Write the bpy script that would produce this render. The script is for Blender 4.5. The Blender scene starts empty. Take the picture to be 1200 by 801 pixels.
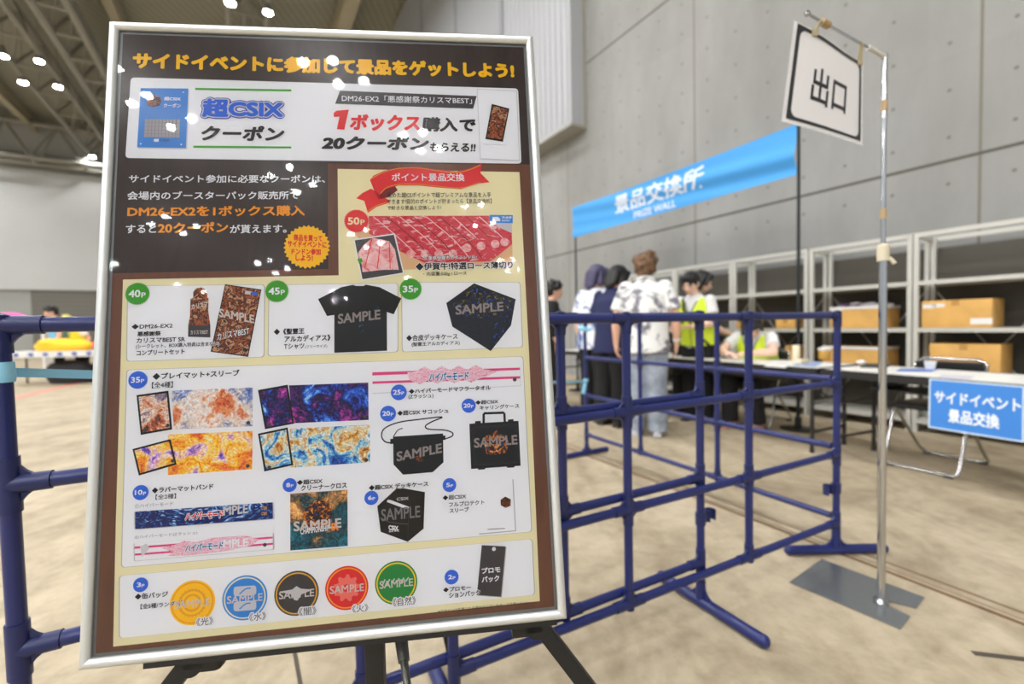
import bpy, bmesh, math, random
from mathutils import Matrix, Vector, Euler
C = bpy.context.scene.collection
SC = bpy.context.scene
random.seed(7)
# ------------------------------------------------------------------ camera
IW, IH, FPX, EYE = 1200.0, 801.0, 525.0, 1.05
PITCH, ROLL = math.radians(2.07), math.radians(1.21)
_r = Vector((1, 0, 0)); _f = Vector((0, math.cos(PITCH), -math.sin(PITCH))); _d = Vector((0, -math.sin(PITCH), -math.cos(PITCH)))
CR = _r * math.cos(ROLL) + _d * math.sin(ROLL); CD = _d * math.cos(ROLL) - _r * math.sin(ROLL); CF = _f
cam_data = bpy.data.cameras.new('camera'); cam = bpy.data.objects.new('camera', cam_data); C.objects.link(cam)
cam.matrix_world = Matrix(((CR.x, -CD.x, -CF.x, 0), (CR.y, -CD.y, -CF.y, 0), (CR.z, -CD.z, -CF.z, EYE), (0, 0, 0, 1)))
cam_data.sensor_fit = 'HORIZONTAL'; cam_data.sensor_width = 36.0; cam_data.lens = FPX / IW * 36.0
cam_data.clip_start = 0.02; cam_data.clip_end = 300
cam_data.dof.use_dof = True; cam_data.dof.focus_distance = 0.64; cam_data.dof.aperture_fstop = 2.6
SC.camera = cam
# ------------------------------------------------------------------ world, exposure
SC.view_settings.view_transform = 'Standard'; SC.view_settings.look = 'None'
SC.view_settings.gamma = 1.0; SC.view_settings.use_curve_mapping = False
SC.view_settings.exposure = 0.25
W = bpy.data.worlds.new('hall_light'); SC.world = W; W.use_nodes = True
W.node_tree.nodes['Background'].inputs[0].default_value = (0.90, 0.95, 1.0, 1)
W.node_tree.nodes['Background'].inputs[1].default_value = 0.62
LAMP_L = 430.0
SC.cycles.use_denoising = True
SC.cycles.max_bounces = 8; SC.cycles.diffuse_bounces = 4; SC.cycles.transparent_max_bounces = 12
SC.cycles.sample_clamp_indirect = 6.0
# ------------------------------------------------------------------ pixel helpers (photo measurements -> points on real planes)
O = Vector((0, 0, EYE))
def ray(x, y): return CR * ((x - IW / 2) / FPX) + CD * ((y - IH / 2) / FPX) + CF
def onz(x, y, z=0.0):
    r = ray(x, y); return O + r * ((z - EYE) / r.z)
def onplane(x, y, n, c):
    r = ray(x, y); return O + r * ((c - n.dot(O)) / n.dot(r))
def proj(p):
    q = p - O; z = q.dot(CF); return (IW / 2 + FPX * q.dot(CR) / z, IH / 2 + FPX * q.dot(CD) / z)
AW = math.radians(30.9)
TD = Vector((-math.sin(AW), math.cos(AW), 0)); ND = Vector((math.cos(AW), math.sin(AW), 0))
def NT(n, t, z=0.0): return ND * n + TD * t + Vector((0, 0, z))
# ------------------------------------------------------------------ materials
def lin(c):
    c = c / 255.0
    return c / 12.92 if c <= 0.04045 else ((c + 0.055) / 1.055) ** 2.4
def rgb(c): return (lin(c[0]), lin(c[1]), lin(c[2]), 1)
MATS = {}
def mat(name, col=(200, 200, 200), rough=0.5, metal=0.0, spec=0.5, var=0.0, scale=8.0, bump=0.0, emit=0.0, col2=None):
    if name in MATS: return MATS[name]
    m = bpy.data.materials.new(name); m.use_nodes = True; MATS[name] = m
    nt = m.node_tree; b = nt.nodes['Principled BSDF']
    b.inputs['Base Color'].default_value = rgb(col); b.inputs['Roughness'].default_value = rough
    b.inputs['Metallic'].default_value = metal; b.inputs['Specular IOR Level'].default_value = spec
    if emit:
        b.inputs['Emission Color'].default_value = rgb(col); b.inputs['Emission Strength'].default_value = emit
    if var or bump or col2:
        tc = nt.nodes.new('ShaderNodeTexCoord'); nz = nt.nodes.new('ShaderNodeTexNoise')
        nz.inputs['Scale'].default_value = scale; nz.inputs['Detail'].default_value = 6
        nt.links.new(tc.outputs['Object'], nz.inputs['Vector'])
        if var or col2:
            rp = nt.nodes.new('ShaderNodeValToRGB'); e = rp.color_ramp.elements
            e[0].position = 0.3; e[1].position = 0.7
            if col2: e[0].color = rgb(col); e[1].color = rgb(col2)
            else:
                e[0].color = rgb([max(0, x * (1 - var)) for x in col]); e[1].color = rgb([min(255, x * (1 + var)) for x in col])
            nt.links.new(nz.outputs['Fac'], rp.inputs['Fac']); nt.links.new(rp.outputs['Color'], b.inputs['Base Color'])
        if bump:
            bp = nt.nodes.new('ShaderNodeBump'); bp.inputs['Strength'].default_value = bump; bp.inputs['Distance'].default_value = 0.01
            nt.links.new(nz.outputs['Fac'], bp.inputs['Height']); nt.links.new(bp.outputs['Normal'], b.inputs['Normal'])
    return m
def art(name, cols, scale=60.0, dist=1.5, seed=0.0, rough=0.45, detail=5.0, stretch=(1, 1, 1), fine=0.0):
    """printed picture: patches of the given inks (the middle ones cover most), with a finer printed texture over them"""
    if name in MATS: return MATS[name]
    m = bpy.data.materials.new(name); m.use_nodes = True; MATS[name] = m
    nt = m.node_tree; b = nt.nodes['Principled BSDF']; b.inputs['Roughness'].default_value = rough; b.inputs['Specular IOR Level'].default_value = 0.15
    tc = nt.nodes.new('ShaderNodeTexCoord'); mp = nt.nodes.new('ShaderNodeMapping')
    mp.inputs['Location'].default_value = (seed, seed * 1.7, 0); mp.inputs['Scale'].default_value = stretch
    nz = nt.nodes.new('ShaderNodeTexNoise'); nz.inputs['Scale'].default_value = scale; nz.inputs['Detail'].default_value = detail
    nz.inputs['Distortion'].default_value = dist; nz.inputs['Roughness'].default_value = 0.62
    rp = nt.nodes.new('ShaderNodeValToRGB'); e = rp.color_ramp.elements; n = len(cols)
    while len(e) < n: e.new(0.5)
    for i, c in enumerate(cols):
        e[i].position = 0.3 + 0.4 * i / max(1, n - 1); e[i].color = rgb(c)
    nt.links.new(tc.outputs['Object'], mp.inputs['Vector']); nt.links.new(mp.outputs[0], nz.inputs['Vector'])
    nt.links.new(nz.outputs['Fac'], rp.inputs['Fac']); last = rp.outputs['Color']
    if fine:
        n2 = nt.nodes.new('ShaderNodeTexNoise'); n2.inputs['Scale'].default_value = fine; n2.inputs['Detail'].default_value = 4; n2.inputs['Distortion'].default_value = 2.5
        nt.links.new(mp.outputs[0], n2.inputs['Vector']); r2 = nt.nodes.new('ShaderNodeValToRGB'); e = r2.color_ramp.elements
        e[0].position = .34; e[0].color = (.12, .12, .14, 1); e[1].position = .66; e[1].color = (1, 1, 1, 1); k = e.new(.5); k.color = (.5, .5, .5, 1)
        nt.links.new(n2.outputs['Fac'], r2.inputs['Fac']); x = nt.nodes.new('ShaderNodeMixRGB'); x.blend_type = 'OVERLAY'; x.inputs[0].default_value = .85
        nt.links.new(last, x.inputs[1]); nt.links.new(r2.outputs[0], x.inputs[2]); last = x.outputs[0]
    nt.links.new(last, b.inputs['Base Color'])
    return m
# ------------------------------------------------------------------ mesh builder
def frame(d, up=None):
    d = d.normalized(); up = up or (Vector((0, 0, 1)) if abs(d.z) < 0.95 else Vector((0, 1, 0)))
    x = up.cross(d).normalized(); y = d.cross(x); return x, y, d
V = Vector
class MB:
    def __init__(s): s.v = []; s.f = []; s.m = []; s.mats = []
    def mi(s, m):
        if m is None: return 0
        if m not in s.mats: s.mats.append(m)
        return s.mats.index(m)
    def add(s, vs, fs, m=None):
        o = len(s.v); k = s.mi(m); s.v += [V(p) for p in vs]
        for f in fs: s.f.append([i + o for i in f]); s.m.append(k)
        return s
    def box(s, c, size, m=None, R=None, bev=0.0):
        hx, hy, hz = size[0] / 2, size[1] / 2, size[2] / 2; c = V(c)
        if bev > 0:
            bev = min(bev, hx * .9, hy * .9, hz * .9); bm = bmesh.new(); bmesh.ops.create_cube(bm, size=1)
            for v in bm.verts: v.co = V((v.co.x * 2 * hx, v.co.y * 2 * hy, v.co.z * 2 * hz))
            bmesh.ops.bevel(bm, geom=bm.edges[:], offset=bev, segments=2, affect='EDGES', profile=0.6)
            bm.verts.index_update(); vs = [v.co.copy() for v in bm.verts]; fs = [[v.index for v in f.verts] for f in bm.faces]; bm.free()
        else:
            vs = [V((a * hx, b * hy, d * hz)) for a in (-1, 1) for b in (-1, 1) for d in (-1, 1)]
            fs = [[0, 1, 3, 2], [4, 6, 7, 5], [0, 4, 5, 1], [2, 3, 7, 6], [0, 2, 6, 4], [1, 5, 7, 3]]
        if R: vs = [R @ p for p in vs]
        return s.add([p + c for p in vs], fs, m)
    def cyl(s, p0, p1, r0, r1=None, n=16, m=None, caps=True):
        p0, p1 = V(p0), V(p1); r1 = r0 if r1 is None else r1; x, y, d = frame(p1 - p0)
        vs = []; 
        for p, r in ((p0, r0), (p1, r1)):
            vs += [p + x * (r * math.cos(2 * math.pi * i / n)) + y * (r * math.sin(2 * math.pi * i / n)) for i in range(n)]
        fs = [[i, (i + 1) % n, n + (i + 1) % n, n + i] for i in range(n)]
        if caps: fs += [list(range(n))[::-1], list(range(n, 2 * n))]
        return s.add(vs, fs, m)
    def tube(s, pts, r, n=10, m=None, closed=False):
        pts = [V(p) for p in pts]; k = len(pts); vs = []; fs = []; x = None
        for i, p in enumerate(pts):
            a = pts[(i - 1) % k] if (closed or i > 0) else p; b = pts[(i + 1) % k] if (closed or i < k - 1) else p
            d = (b - a).normalized()
            if x is None: x, y, _ = frame(d)
            else:
                x = (x - d * x.dot(d)).normalized(); y = d.cross(x)
            rr = r[i] if isinstance(r, (list, tuple)) else r
            vs += [p + x * (rr * math.cos(2 * math.pi * j / n)) + y * (rr * math.sin(2 * math.pi * j / n)) for j in range(n)]
        for i in range(k if closed else k - 1):
            a, b = i * n, ((i + 1) % k) * n
            fs += [[a + j, a + (j + 1) % n, b + (j + 1) % n, b + j] for j in range(n)]
        if not closed: fs += [list(range(n))[::-1], [(k - 1) * n + j for j in range(n)]]
        return s.add(vs, fs, m)
    def loft(s, secs, n=20, m=None):
        """secs: (center, rx, ry) horizontal ellipses bottom to top, capped with shallow domes"""
        vs = []; fs = []; k = len(secs)
        for c, rx, ry in secs:
            c = V(c); vs += [c + V((rx * math.cos(2 * math.pi * j / n), ry * math.sin(2 * math.pi * j / n), 0)) for j in range(n)]
        for i in range(k - 1): fs += [[i * n + j, i * n + (j + 1) % n, (i + 1) * n + (j + 1) % n, (i + 1) * n + j] for j in range(n)]
        fs += [list(range(n))[::-1], [(k - 1) * n + j for j in range(n)]]
        return s.add(vs, fs, m)
    def ell(s, c, r, m=None, R=None, nu=16, nv=10):
        c = V(c); vs = [V((0, 0, -r[2]))]; fs = []
        for i in range(1, nv):
            a = -math.pi / 2 + math.pi * i / nv
            vs += [V((r[0] * math.cos(a) * math.cos(2 * math.pi * j / nu), r[1] * math.cos(a) * math.sin(2 * math.pi * j / nu), r[2] * math.sin(a))) for j in range(nu)]
        vs.append(V((0, 0, r[2])))
        for j in range(nu): fs.append([0, 1 + (j + 1) % nu, 1 + j])
        for i in range(nv - 2): fs += [[1 + i * nu + j, 1 + i * nu + (j + 1) % nu, 1 + (i + 1) * nu + (j + 1) % nu, 1 + (i + 1) * nu + j] for j in range(nu)]
        l = len(vs) - 1
        for j in range(nu): fs.append([l, 1 + (nv - 2) * nu + j, 1 + (nv - 2) * nu + (j + 1) % nu])
        if R: vs = [R @ p for p in vs]
        return s.add([p + c for p in vs], fs, m)
    def cap(s, p0, p1, r0, r1, m=None):
        s.cyl(p0, p1, r0, r1, 14, m); s.ell(p0, (r0,) * 3, m, None, 14, 8); s.ell(p1, (r1,) * 3, m, None, 14, 8); return s
    def prism(s, poly, axis_o, ax, ay, az, h, m=None):
        """extrude a 2D polygon given in axes ax,ay from axis_o by h along az"""
        n = len(poly); vs = [V(axis_o) + ax * a + ay * b for a, b in poly]; vs += [p + az * h for p in vs]
        fs = [list(range(n))[::-1], list(range(n, 2 * n))] + [[i, (i + 1) % n, n + (i + 1) % n, n + i] for i in range(n)]
        return s.add(vs, fs, m)
    def lathe(s, prof, c=(0, 0, 0), n=24, m=None):
        c = V(c); vs = []; fs = []
        for r, z in prof: vs += [c + V((r * math.cos(2 * math.pi * j / n), r * math.sin(2 * math.pi * j / n), z)) for j in range(n)]
        for i in range(len(prof) - 1): fs += [[i * n + j, i * n + (j + 1) % n, (i + 1) * n + (j + 1) % n, (i + 1) * n + j] for j in range(n)]
        fs += [list(range(n))[::-1], [(len(prof) - 1) * n + j for j in range(n)]]
        return s.add(vs, fs, m)
    def build(s, name, m=None, parent=None, world=False, origin=None, smooth=True, angle=40):
        me = bpy.data.meshes.new(name); vs = s.v
        if parent is not None and world:
            inv = PW(parent).inverted(); vs = [inv @ p for p in vs]
        if origin is not None: vs = [p - V(origin) for p in vs]
        me.from_pydata([tuple(p) for p in vs], [], s.f)
        mats = s.mats if s.mats else [m]
        if s.mats and m is not None and m not in s.mats: pass
        for x in mats: me.materials.append(x)
        if s.mats: me.polygons.foreach_set('material_index', s.m)
        if smooth:
            me.polygons.foreach_set('use_smooth', [True] * len(me.polygons)); me.update()
            try: me.set_sharp_from_angle(angle=math.radians(angle))
            except Exception: pass
        me.update(); o = bpy.data.objects.new(name, me); C.objects.link(o)
        if parent is not None: o.parent = parent
        if origin is not None: o.location = origin
        return o
def PW(o):
    m = Matrix.Identity(4)
    while o is not None:
        m = Matrix.LocRotScale(o.location, o.rotation_euler, o.scale) @ m; o = o.parent
    return m
def tag(o, label=None, cat=None, group=None, kind=None):
    if label: o['label'] = label
    if cat: o['category'] = cat
    if group: o['group'] = group
    if kind: o['kind'] = kind
    return o
def thing(name, label, cat, loc=(0, 0, 0), rz=0.0, group=None):
    o = bpy.data.objects.new(name, None); C.objects.link(o); o.location = loc; o.rotation_euler = (0, 0, rz); o.empty_display_size = 0.1
    return tag(o, label, cat, group)
def dup(root, loc, rz=None, label=None):
    r = root.copy(); C.objects.link(r); r.location = loc
    if rz is not None: r.rotation_euler = (0, 0, rz)
    if label: r['label'] = label
    for ch in list(root.children):
        c = ch.copy(); C.objects.link(c); c.parent = r
        for g in list(ch.children):
            d = g.copy(); C.objects.link(d); d.parent = c
    return r
def blob(mb, name, m, parent, voxel=0.008, smooth=6, hide=None):
    """union of closed shapes -> one continuous skin"""
    o = mb.build('tmp', m, None, smooth=False)
    rm = o.modifiers.new('r', 'REMESH'); rm.mode = 'VOXEL'; rm.voxel_size = voxel; rm.use_smooth_shade = True
    sm = o.modifiers.new('s', 'SMOOTH'); sm.iterations = smooth; sm.factor = 0.5
    dg = bpy.context.evaluated_depsgraph_get(); me = bpy.data.meshes.new_from_object(o.evaluated_get(dg))
    old = o.data; bpy.data.objects.remove(o); bpy.data.meshes.remove(old)
    me.name = name; me.materials.clear(); me.materials.append(m)
    me.polygons.foreach_set('material_index', [0] * len(me.polygons)); me.polygons.foreach_set('use_smooth', [True] * len(me.polygons))
    r = bpy.data.objects.new(name, me); C.objects.link(r)
    if parent is not None: r.parent = parent
    return r
_txt = {}
def text_mesh(s, bold=0.0, shear=0.0):
    """flat outline of a line of writing, scaled to the unit box; heavier weights are the same strokes drawn again side by side"""
    k = (s, bold, shear)
    if k in _txt: return _txt[k]
    c = bpy.data.curves.new('t', 'FONT'); c.body = s; c.dimensions = '2D'; c.fill_mode = 'FRONT'; c.resolution_u = 2 if len(s) > 6 else 3
    o = bpy.data.objects.new('t', c); C.objects.link(o)
    dg = bpy.context.evaluated_depsgraph_get(); me = bpy.data.meshes.new_from_object(o.evaluated_get(dg))
    v0 = [(v.co.x + shear * v.co.y, v.co.y) for v in me.vertices]; f0 = [list(p.vertices) for p in me.polygons]
    bpy.data.objects.remove(o); bpy.data.curves.remove(c); bpy.data.meshes.remove(me)
    n = 1 if bold < .004 else (4 if bold < .03 else (8 if bold < .07 else 14)); vs = []; fs = []
    for i in range(n):
        a = 2 * math.pi * (i + .5) / n; r = bold if n > 1 else 0; o_ = len(vs)
        vs += [(x + r * math.cos(a), y + r * math.sin(a), i * 6e-6) for x, y in v0]; fs += [[j + o_ for j in f] for f in f0]
    if n >= 14: fs += [[j + len(vs) for j in f] for f in f0]; vs += [(x, y, n * 6e-6) for x, y in v0]
    x0 = min(v[0] for v in vs); x1 = max(v[0] for v in vs); y0 = min(v[1] for v in vs); y1 = max(v[1] for v in vs)
    _txt[k] = ([((a - x0) / (x1 - x0), (b - y0) / (y1 - y0), l) for a, b, l in vs], fs); return _txt[k]
# ================================================================== SETTING
def ground_mat():
    m = bpy.data.materials.new('concrete_floor'); m.use_nodes = True; nt = m.node_tree; b = nt.nodes['Principled BSDF']
    tc = nt.nodes.new('ShaderNodeTexCoord')
    n1 = nt.nodes.new('ShaderNodeTexNoise'); n1.inputs['Scale'].default_value = 1.3; n1.inputs['Detail'].default_value = 9; n1.inputs['Roughness'].default_value = 0.68; n1.inputs['Distortion'].default_value = 0.6
    n2 = nt.nodes.new('ShaderNodeTexNoise'); n2.inputs['Scale'].default_value = 11; n2.inputs['Detail'].default_value = 8; n2.inputs['Roughness'].default_value = 0.7
    mp = nt.nodes.new('ShaderNodeMapping'); mp.inputs['Rotation'].default_value = (0, 0, -AW); mp.inputs['Scale'].default_value = (3.0, 0.5, 1)
    n3 = nt.nodes.new('ShaderNodeTexNoise'); n3.inputs['Scale'].default_value = 2.2; n3.inputs['Detail'].default_value = 6
    for n in (n1, n2): nt.links.new(tc.outputs['Object'], n.inputs['Vector'])
    nt.links.new(tc.outputs['Object'], mp.inputs['Vector']); nt.links.new(mp.outputs[0], n3.inputs['Vector'])
    r1 = nt.nodes.new('ShaderNodeValToRGB'); e = r1.color_ramp.elements
    e[0].position = 0.3; e[0].color = rgb((148, 134, 112)); e[1].position = 0.68; e[1].color = rgb((198, 184, 160)); k = e.new(0.48); k.color = rgb((180, 166, 141))
    r2 = nt.nodes.new('ShaderNodeValToRGB'); e = r2.color_ramp.elements; e[0].position = 0.32; e[0].color = (0.80, 0.78, 0.75, 1); e[1].position = 0.56; e[1].color = (1, 1, 1, 1)
    r3 = nt.nodes.new('ShaderNodeValToRGB'); e = r3.color_ramp.elements; e[0].position = 0.34; e[0].color = (0.82, 0.80, 0.78, 1); e[1].position = 0.52; e[1].color = (1, 1, 1, 1)
    nt.links.new(n1.outputs['Fac'], r1.inputs['Fac']); nt.links.new(n2.outputs['Fac'], r2.inputs['Fac']); nt.links.new(n3.outputs['Fac'], r3.inputs['Fac'])
    x = nt.nodes.new('ShaderNodeMixRGB'); x.blend_type = 'MULTIPLY'; x.inputs[0].default_value = 1
    y = nt.nodes.new('ShaderNodeMixRGB'); y.blend_type = 'MULTIPLY'; y.inputs[0].default_value = 1
    nt.links.new(r1.outputs[0], x.inputs[1]); nt.links.new(r2.outputs[0], x.inputs[2]); nt.links.new(x.outputs[0], y.inputs[1]); nt.links.new(r3.outputs[0], y.inputs[2])
    nt.links.new(y.outputs[0], b.inputs['Base Color']); b.inputs['Roughness'].default_value = 0.62; b.inputs['Specular IOR Level'].default_value = 0.35
    bp = nt.nodes.new('ShaderNodeBump'); bp.inputs['Strength'].default_value = 0.12; bp.inputs['Distance'].default_value = 0.004
    nt.links.new(n2.outputs['Fac'], bp.inputs['Height']); nt.links.new(bp.outputs[0], b.inputs['Normal'])
    return m
def math_node(nt, op, a, b=None, c=None):
    n = nt.nodes.new('ShaderNodeMath'); n.operation = op
    for i, v in enumerate((a, b, c)):
        if v is None: continue
        if isinstance(v, (int, float)): n.inputs[i].default_value = v
        else: nt.links.new(v, n.inputs[i])
    return n.outputs[0]
PWID, PHGT = 3.02, 3.52
def wall_mat():
    """fair-faced concrete: x of the wall's own space runs along it, z up; joints every panel, tie holes on a grid inside each panel"""
    m = bpy.data.materials.new('fair_faced_concrete'); m.use_nodes = True; nt = m.node_tree; b = nt.nodes['Principled BSDF']
    tc = nt.nodes.new('ShaderNodeTexCoord'); sx = nt.nodes.new('ShaderNodeSeparateXYZ'); nt.links.new(tc.outputs['Object'], sx.inputs[0])
    X, Z = sx.outputs[0], sx.outputs[2]
    px = math_node(nt, 'MULTIPLY', math_node(nt, 'FRACT', math_node(nt, 'DIVIDE', math_node(nt, 'SUBTRACT', X, 1.35), PWID)), PWID)
    pz = math_node(nt, 'MULTIPLY', math_node(nt, 'FRACT', math_node(nt, 'DIVIDE', math_node(nt, 'SUBTRACT', Z, 2.54), PHGT)), PHGT)
    def edge(p, w, half): return math_node(nt, 'LESS_THAN', math_node(nt, 'SUBTRACT', half, math_node(nt, 'ABSOLUTE', math_node(nt, 'SUBTRACT', p, half))), w)
    jv = edge(px, 0.012, PWID / 2); jh = edge(pz, 0.016, PHGT / 2)
    cx = math_node(nt, 'SUBTRACT', math_node(nt, 'MULTIPLY', math_node(nt, 'FRACT', math_node(nt, 'DIVIDE', px, PWID / 7)), PWID / 7), PWID / 14)
    cz = math_node(nt, 'SUBTRACT', math_node(nt, 'MULTIPLY', math_node(nt, 'FRACT', math_node(nt, 'DIVIDE', pz, PHGT / 8)), PHGT / 8), PHGT / 16)
    rr = math_node(nt, 'SQRT', math_node(nt, 'ADD', math_node(nt, 'MULTIPLY', cx, cx), math_node(nt, 'MULTIPLY', cz, cz)))
    hole = math_node(nt, 'LESS_THAN', rr, 0.017)
    n1 = nt.nodes.new('ShaderNodeTexNoise'); n1.inputs['Scale'].default_value = 0.8; n1.inputs['Detail'].default_value = 9; n1.inputs['Roughness'].default_value = 0.62
    mp = nt.nodes.new('ShaderNodeMapping'); mp.inputs['Scale'].default_value = (1.0, 1, 0.35); nt.links.new(tc.outputs['Object'], mp.inputs[0]); nt.links.new(mp.outputs[0], n1.inputs['Vector'])
    r1 = nt.nodes.new('ShaderNodeValToRGB'); e = r1.color_ramp.elements; e[0].position = 0.3; e[0].color = rgb((138, 138, 135)); e[1].position = 0.7; e[1].color = rgb((163, 163, 161))
    nt.links.new(n1.outputs['Fac'], r1.inputs['Fac'])
    def mix(f, a, c):
        x = nt.nodes.new('ShaderNodeMixRGB'); nt.links.new(f, x.inputs[0]); nt.links.new(a, x.inputs[1]); x.inputs[2].default_value = rgb(c); return x.outputs[0]
    # board marks: faint lighter / darker sheets
    sh = nt.nodes.new('ShaderNodeTexWhiteNoise'); cm = nt.nodes.new('ShaderNodeCombineXYZ')
    nt.links.new(math_node(nt, 'FLOOR', math_node(nt, 'DIVIDE', X, PWID / 3.5)), cm.inputs[0]); nt.links.new(math_node(nt, 'FLOOR', math_node(nt, 'DIVIDE', Z, PHGT / 2)), cm.inputs[1])
    nt.links.new(cm.outputs[0], sh.inputs['Vector'])
    x0 = nt.nodes.new('ShaderNodeMixRGB'); x0.blend_type = 'MULTIPLY'; nt.links.new(math_node(nt, 'MULTIPLY', sh.outputs['Value'], 0.12), x0.inputs[0]); nt.links.new(r1.outputs[0], x0.inputs[1]); x0.inputs[2].default_value = (0.5, 0.5, 0.47, 1)
    c1 = mix(jv, x0.outputs[0], (122, 118, 108)); c2 = mix(jh, c1, (88, 86, 80)); c3 = mix(hole, c2, (116, 115, 110))
    nt.links.new(c3, b.inputs['Base Color']); b.inputs['Roughness'].default_value = 0.75; b.inputs['Specular IOR Level'].default_value = 0.25
    return m
NW = 5.85                       # distance of the concrete wall along its normal
fm = MB(); 
fm.add([NT(NW + .3, -30), NT(NW + .3, 36.3), NT(-34, 36.3), NT(-34, -30)], [[0, 1, 2, 3]])
fl = fm.build('floor', ground_mat(), smooth=False); tag(fl, kind='structure')
# concrete wall, own space: x along the wall (t), y into it
wb = MB(); wb.add([(-14, 0, 0), (36.3, 0, 0), (36.3, 0, 13.2), (-14, 0, 13.2), (-14, .3, 0), (36.3, .3, 0), (36.3, .3, 13.2), (-14, .3, 13.2)],
                  [[0, 3, 2, 1], [4, 5, 6, 7], [0, 1, 5, 4], [3, 7, 6, 2], [0, 4, 7, 3], [1, 2, 6, 5]])
wr = wb.build('wall_right', wall_mat(), smooth=False); tag(wr, kind='structure')
wr.matrix_world = Matrix(((TD.x, ND.x, 0, ND.x * NW), (TD.y, ND.y, 0, ND.y * NW), (0, 0, 1, 0), (0, 0, 0, 1)))
# far wall: white sandwich panels above, darker base with an opening
def ribs(name, col, col2, per, rough=0.5):
    m = mat(name, col, rough); nt = m.node_tree; b = nt.nodes['Principled BSDF']
    tc = nt.nodes.new('ShaderNodeTexCoord'); wv = nt.nodes.new('ShaderNodeTexWave'); wv.inputs['Scale'].default_value = per; wv.bands_direction = 'X'
    rp = nt.nodes.new('ShaderNodeValToRGB'); e = rp.color_ramp.elements; e[0].color = rgb(col2); e[1].color = rgb(col); e[0].position = .0; e[1].position = .4
    nt.links.new(tc.outputs['Object'], wv.inputs['Vector']); nt.links.new(wv.outputs['Fac'], rp.inputs['Fac']); nt.links.new(rp.outputs[0], b.inputs['Base Color'])
    bp = nt.nodes.new('ShaderNodeBump'); bp.inputs['Strength'].default_value = 0.3; bp.inputs['Distance'].default_value = 0.02
    nt.links.new(wv.outputs['Fac'], bp.inputs['Height']); nt.links.new(bp.outputs[0], b.inputs['Normal'])
    return m
TB = 36.0
zs = onplane(50, 339.5, TD, TB).z; zt = onplane(50, 199, TD, TB).z
bw = MB()
bw.add([NT(NW + .3, TB, zs), NT(-34, TB, zs), NT(-34, TB, 13.2), NT(NW + .3, TB, 13.2)], [[3, 2, 1, 0]], mat('white_wall_panel', (196, 197, 196), .6, var=.02, scale=.3))
bw.add([NT(NW + .3, TB, zs), NT(-34, TB, zs), NT(-34, TB + .25, zs), NT(NW + .3, TB + .25, zs)], [[0, 1, 2, 3]], mat('wall_base_paint', (168, 170, 166), .6))
bw.add([NT(NW + .3, TB + .25, 0), NT(-34, TB + .25, 0), NT(-34, TB + .25, zs), NT(NW + .3, TB + .25, zs)], [[3, 2, 1, 0]], mat('wall_base_paint'))
tag(bw.build('wall_back', None, smooth=False), kind='structure')
p0 = onplane(37, 356, TD, TB + .24); p1 = onplane(112, 356, TD, TB + .24)
n0, n1 = p0.dot(ND), p1.dot(ND)
dm = MB()
for a, b_, z0, z1 in ((n0, n1 + 2.6, 0, zs - .02),): dm.box(NT((a + b_) / 2, TB + .2, (z0 + z1) / 2), (abs(b_ - a), .06, z1 - z0), mat('shutter_grey', (118, 115, 106), .5), Matrix.Rotation(AW, 3, 'Z'))
for i in range(14): dm.box(NT((n0 + n1 + 2.6) / 2, TB + .165, .15 + i * .26), (abs(n1 + 2.6 - n0), .02, .03), mat('shutter_slat', (100, 98, 92), .5), Matrix.Rotation(AW, 3, 'Z'))
tag(dm.build('door_1', None, smooth=False), kind='structure')
tr = MB(); tr.box(NT(-14, TB - .2, zt + .35), (40, .35, .8), mat('eaves_grey', (122, 122, 116), .6), Matrix.Rotation(AW, 3, 'Z'))
tag(tr.build('trim_1', None, smooth=False), kind='structure')
# ceiling deck
cb = MB(); cb.add([NT(NW + .3, -14, 13.2), NT(NW + .3, 36.3, 13.2), NT(-34, 36.3, 13.2), NT(-34, -30, 13.2), NT(NW + .3, -30, 13.2)], [[0, 1, 2, 3, 4]])
tag(cb.build('ceiling', ribs('roof_deck', (150, 148, 134), (132, 130, 116), 1.2, .7), smooth=False), kind='structure')
# white ribbed duct housing hanging off the concrete wall
zd = 4.88
dh = thing('duct_housing', 'big white ribbed box high on the concrete wall, behind the top of the poster board', 'duct', NT(NW - .18, 12.3, zd), AW + math.pi / 2)
b1 = MB(); L = 11.0; w_ = .36
b1.box((0, 0, 4.0), (L, w_, 8.0), mat('duct_white', (172, 174, 178), .45)); b1.build('casing', None, dh, smooth=False)
b1 = MB()
for i in range(60): b1.box((-L / 2 + .1 + i * L / 60, w_ / 2 + .006, 4.02), (.05, .012, 7.9), mat('duct_rib', (164, 166, 171), .45))
b1.build('ribbing', None, dh, smooth=False)
b1 = MB()
for x in (-3.0, -.4, 2.3): b1.box((x, w_ / 2 + .02, 4.0), (.12, .03, 7.95), mat('duct_seam', (150, 152, 157), .4))
b1.build('seam_cover', None, dh, smooth=False)
b1 = MB(); b1.box((0, 0, -.02), (L + .04, w_ + .05, .05), mat('duct_trim', (160, 158, 150), .4)); b1.box((-L / 2 - .012, -w_ / 2 + .04, 4), (.025, .08, 8), mat('duct_trim')); b1.build('edge_trim', None, dh, smooth=False)
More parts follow.
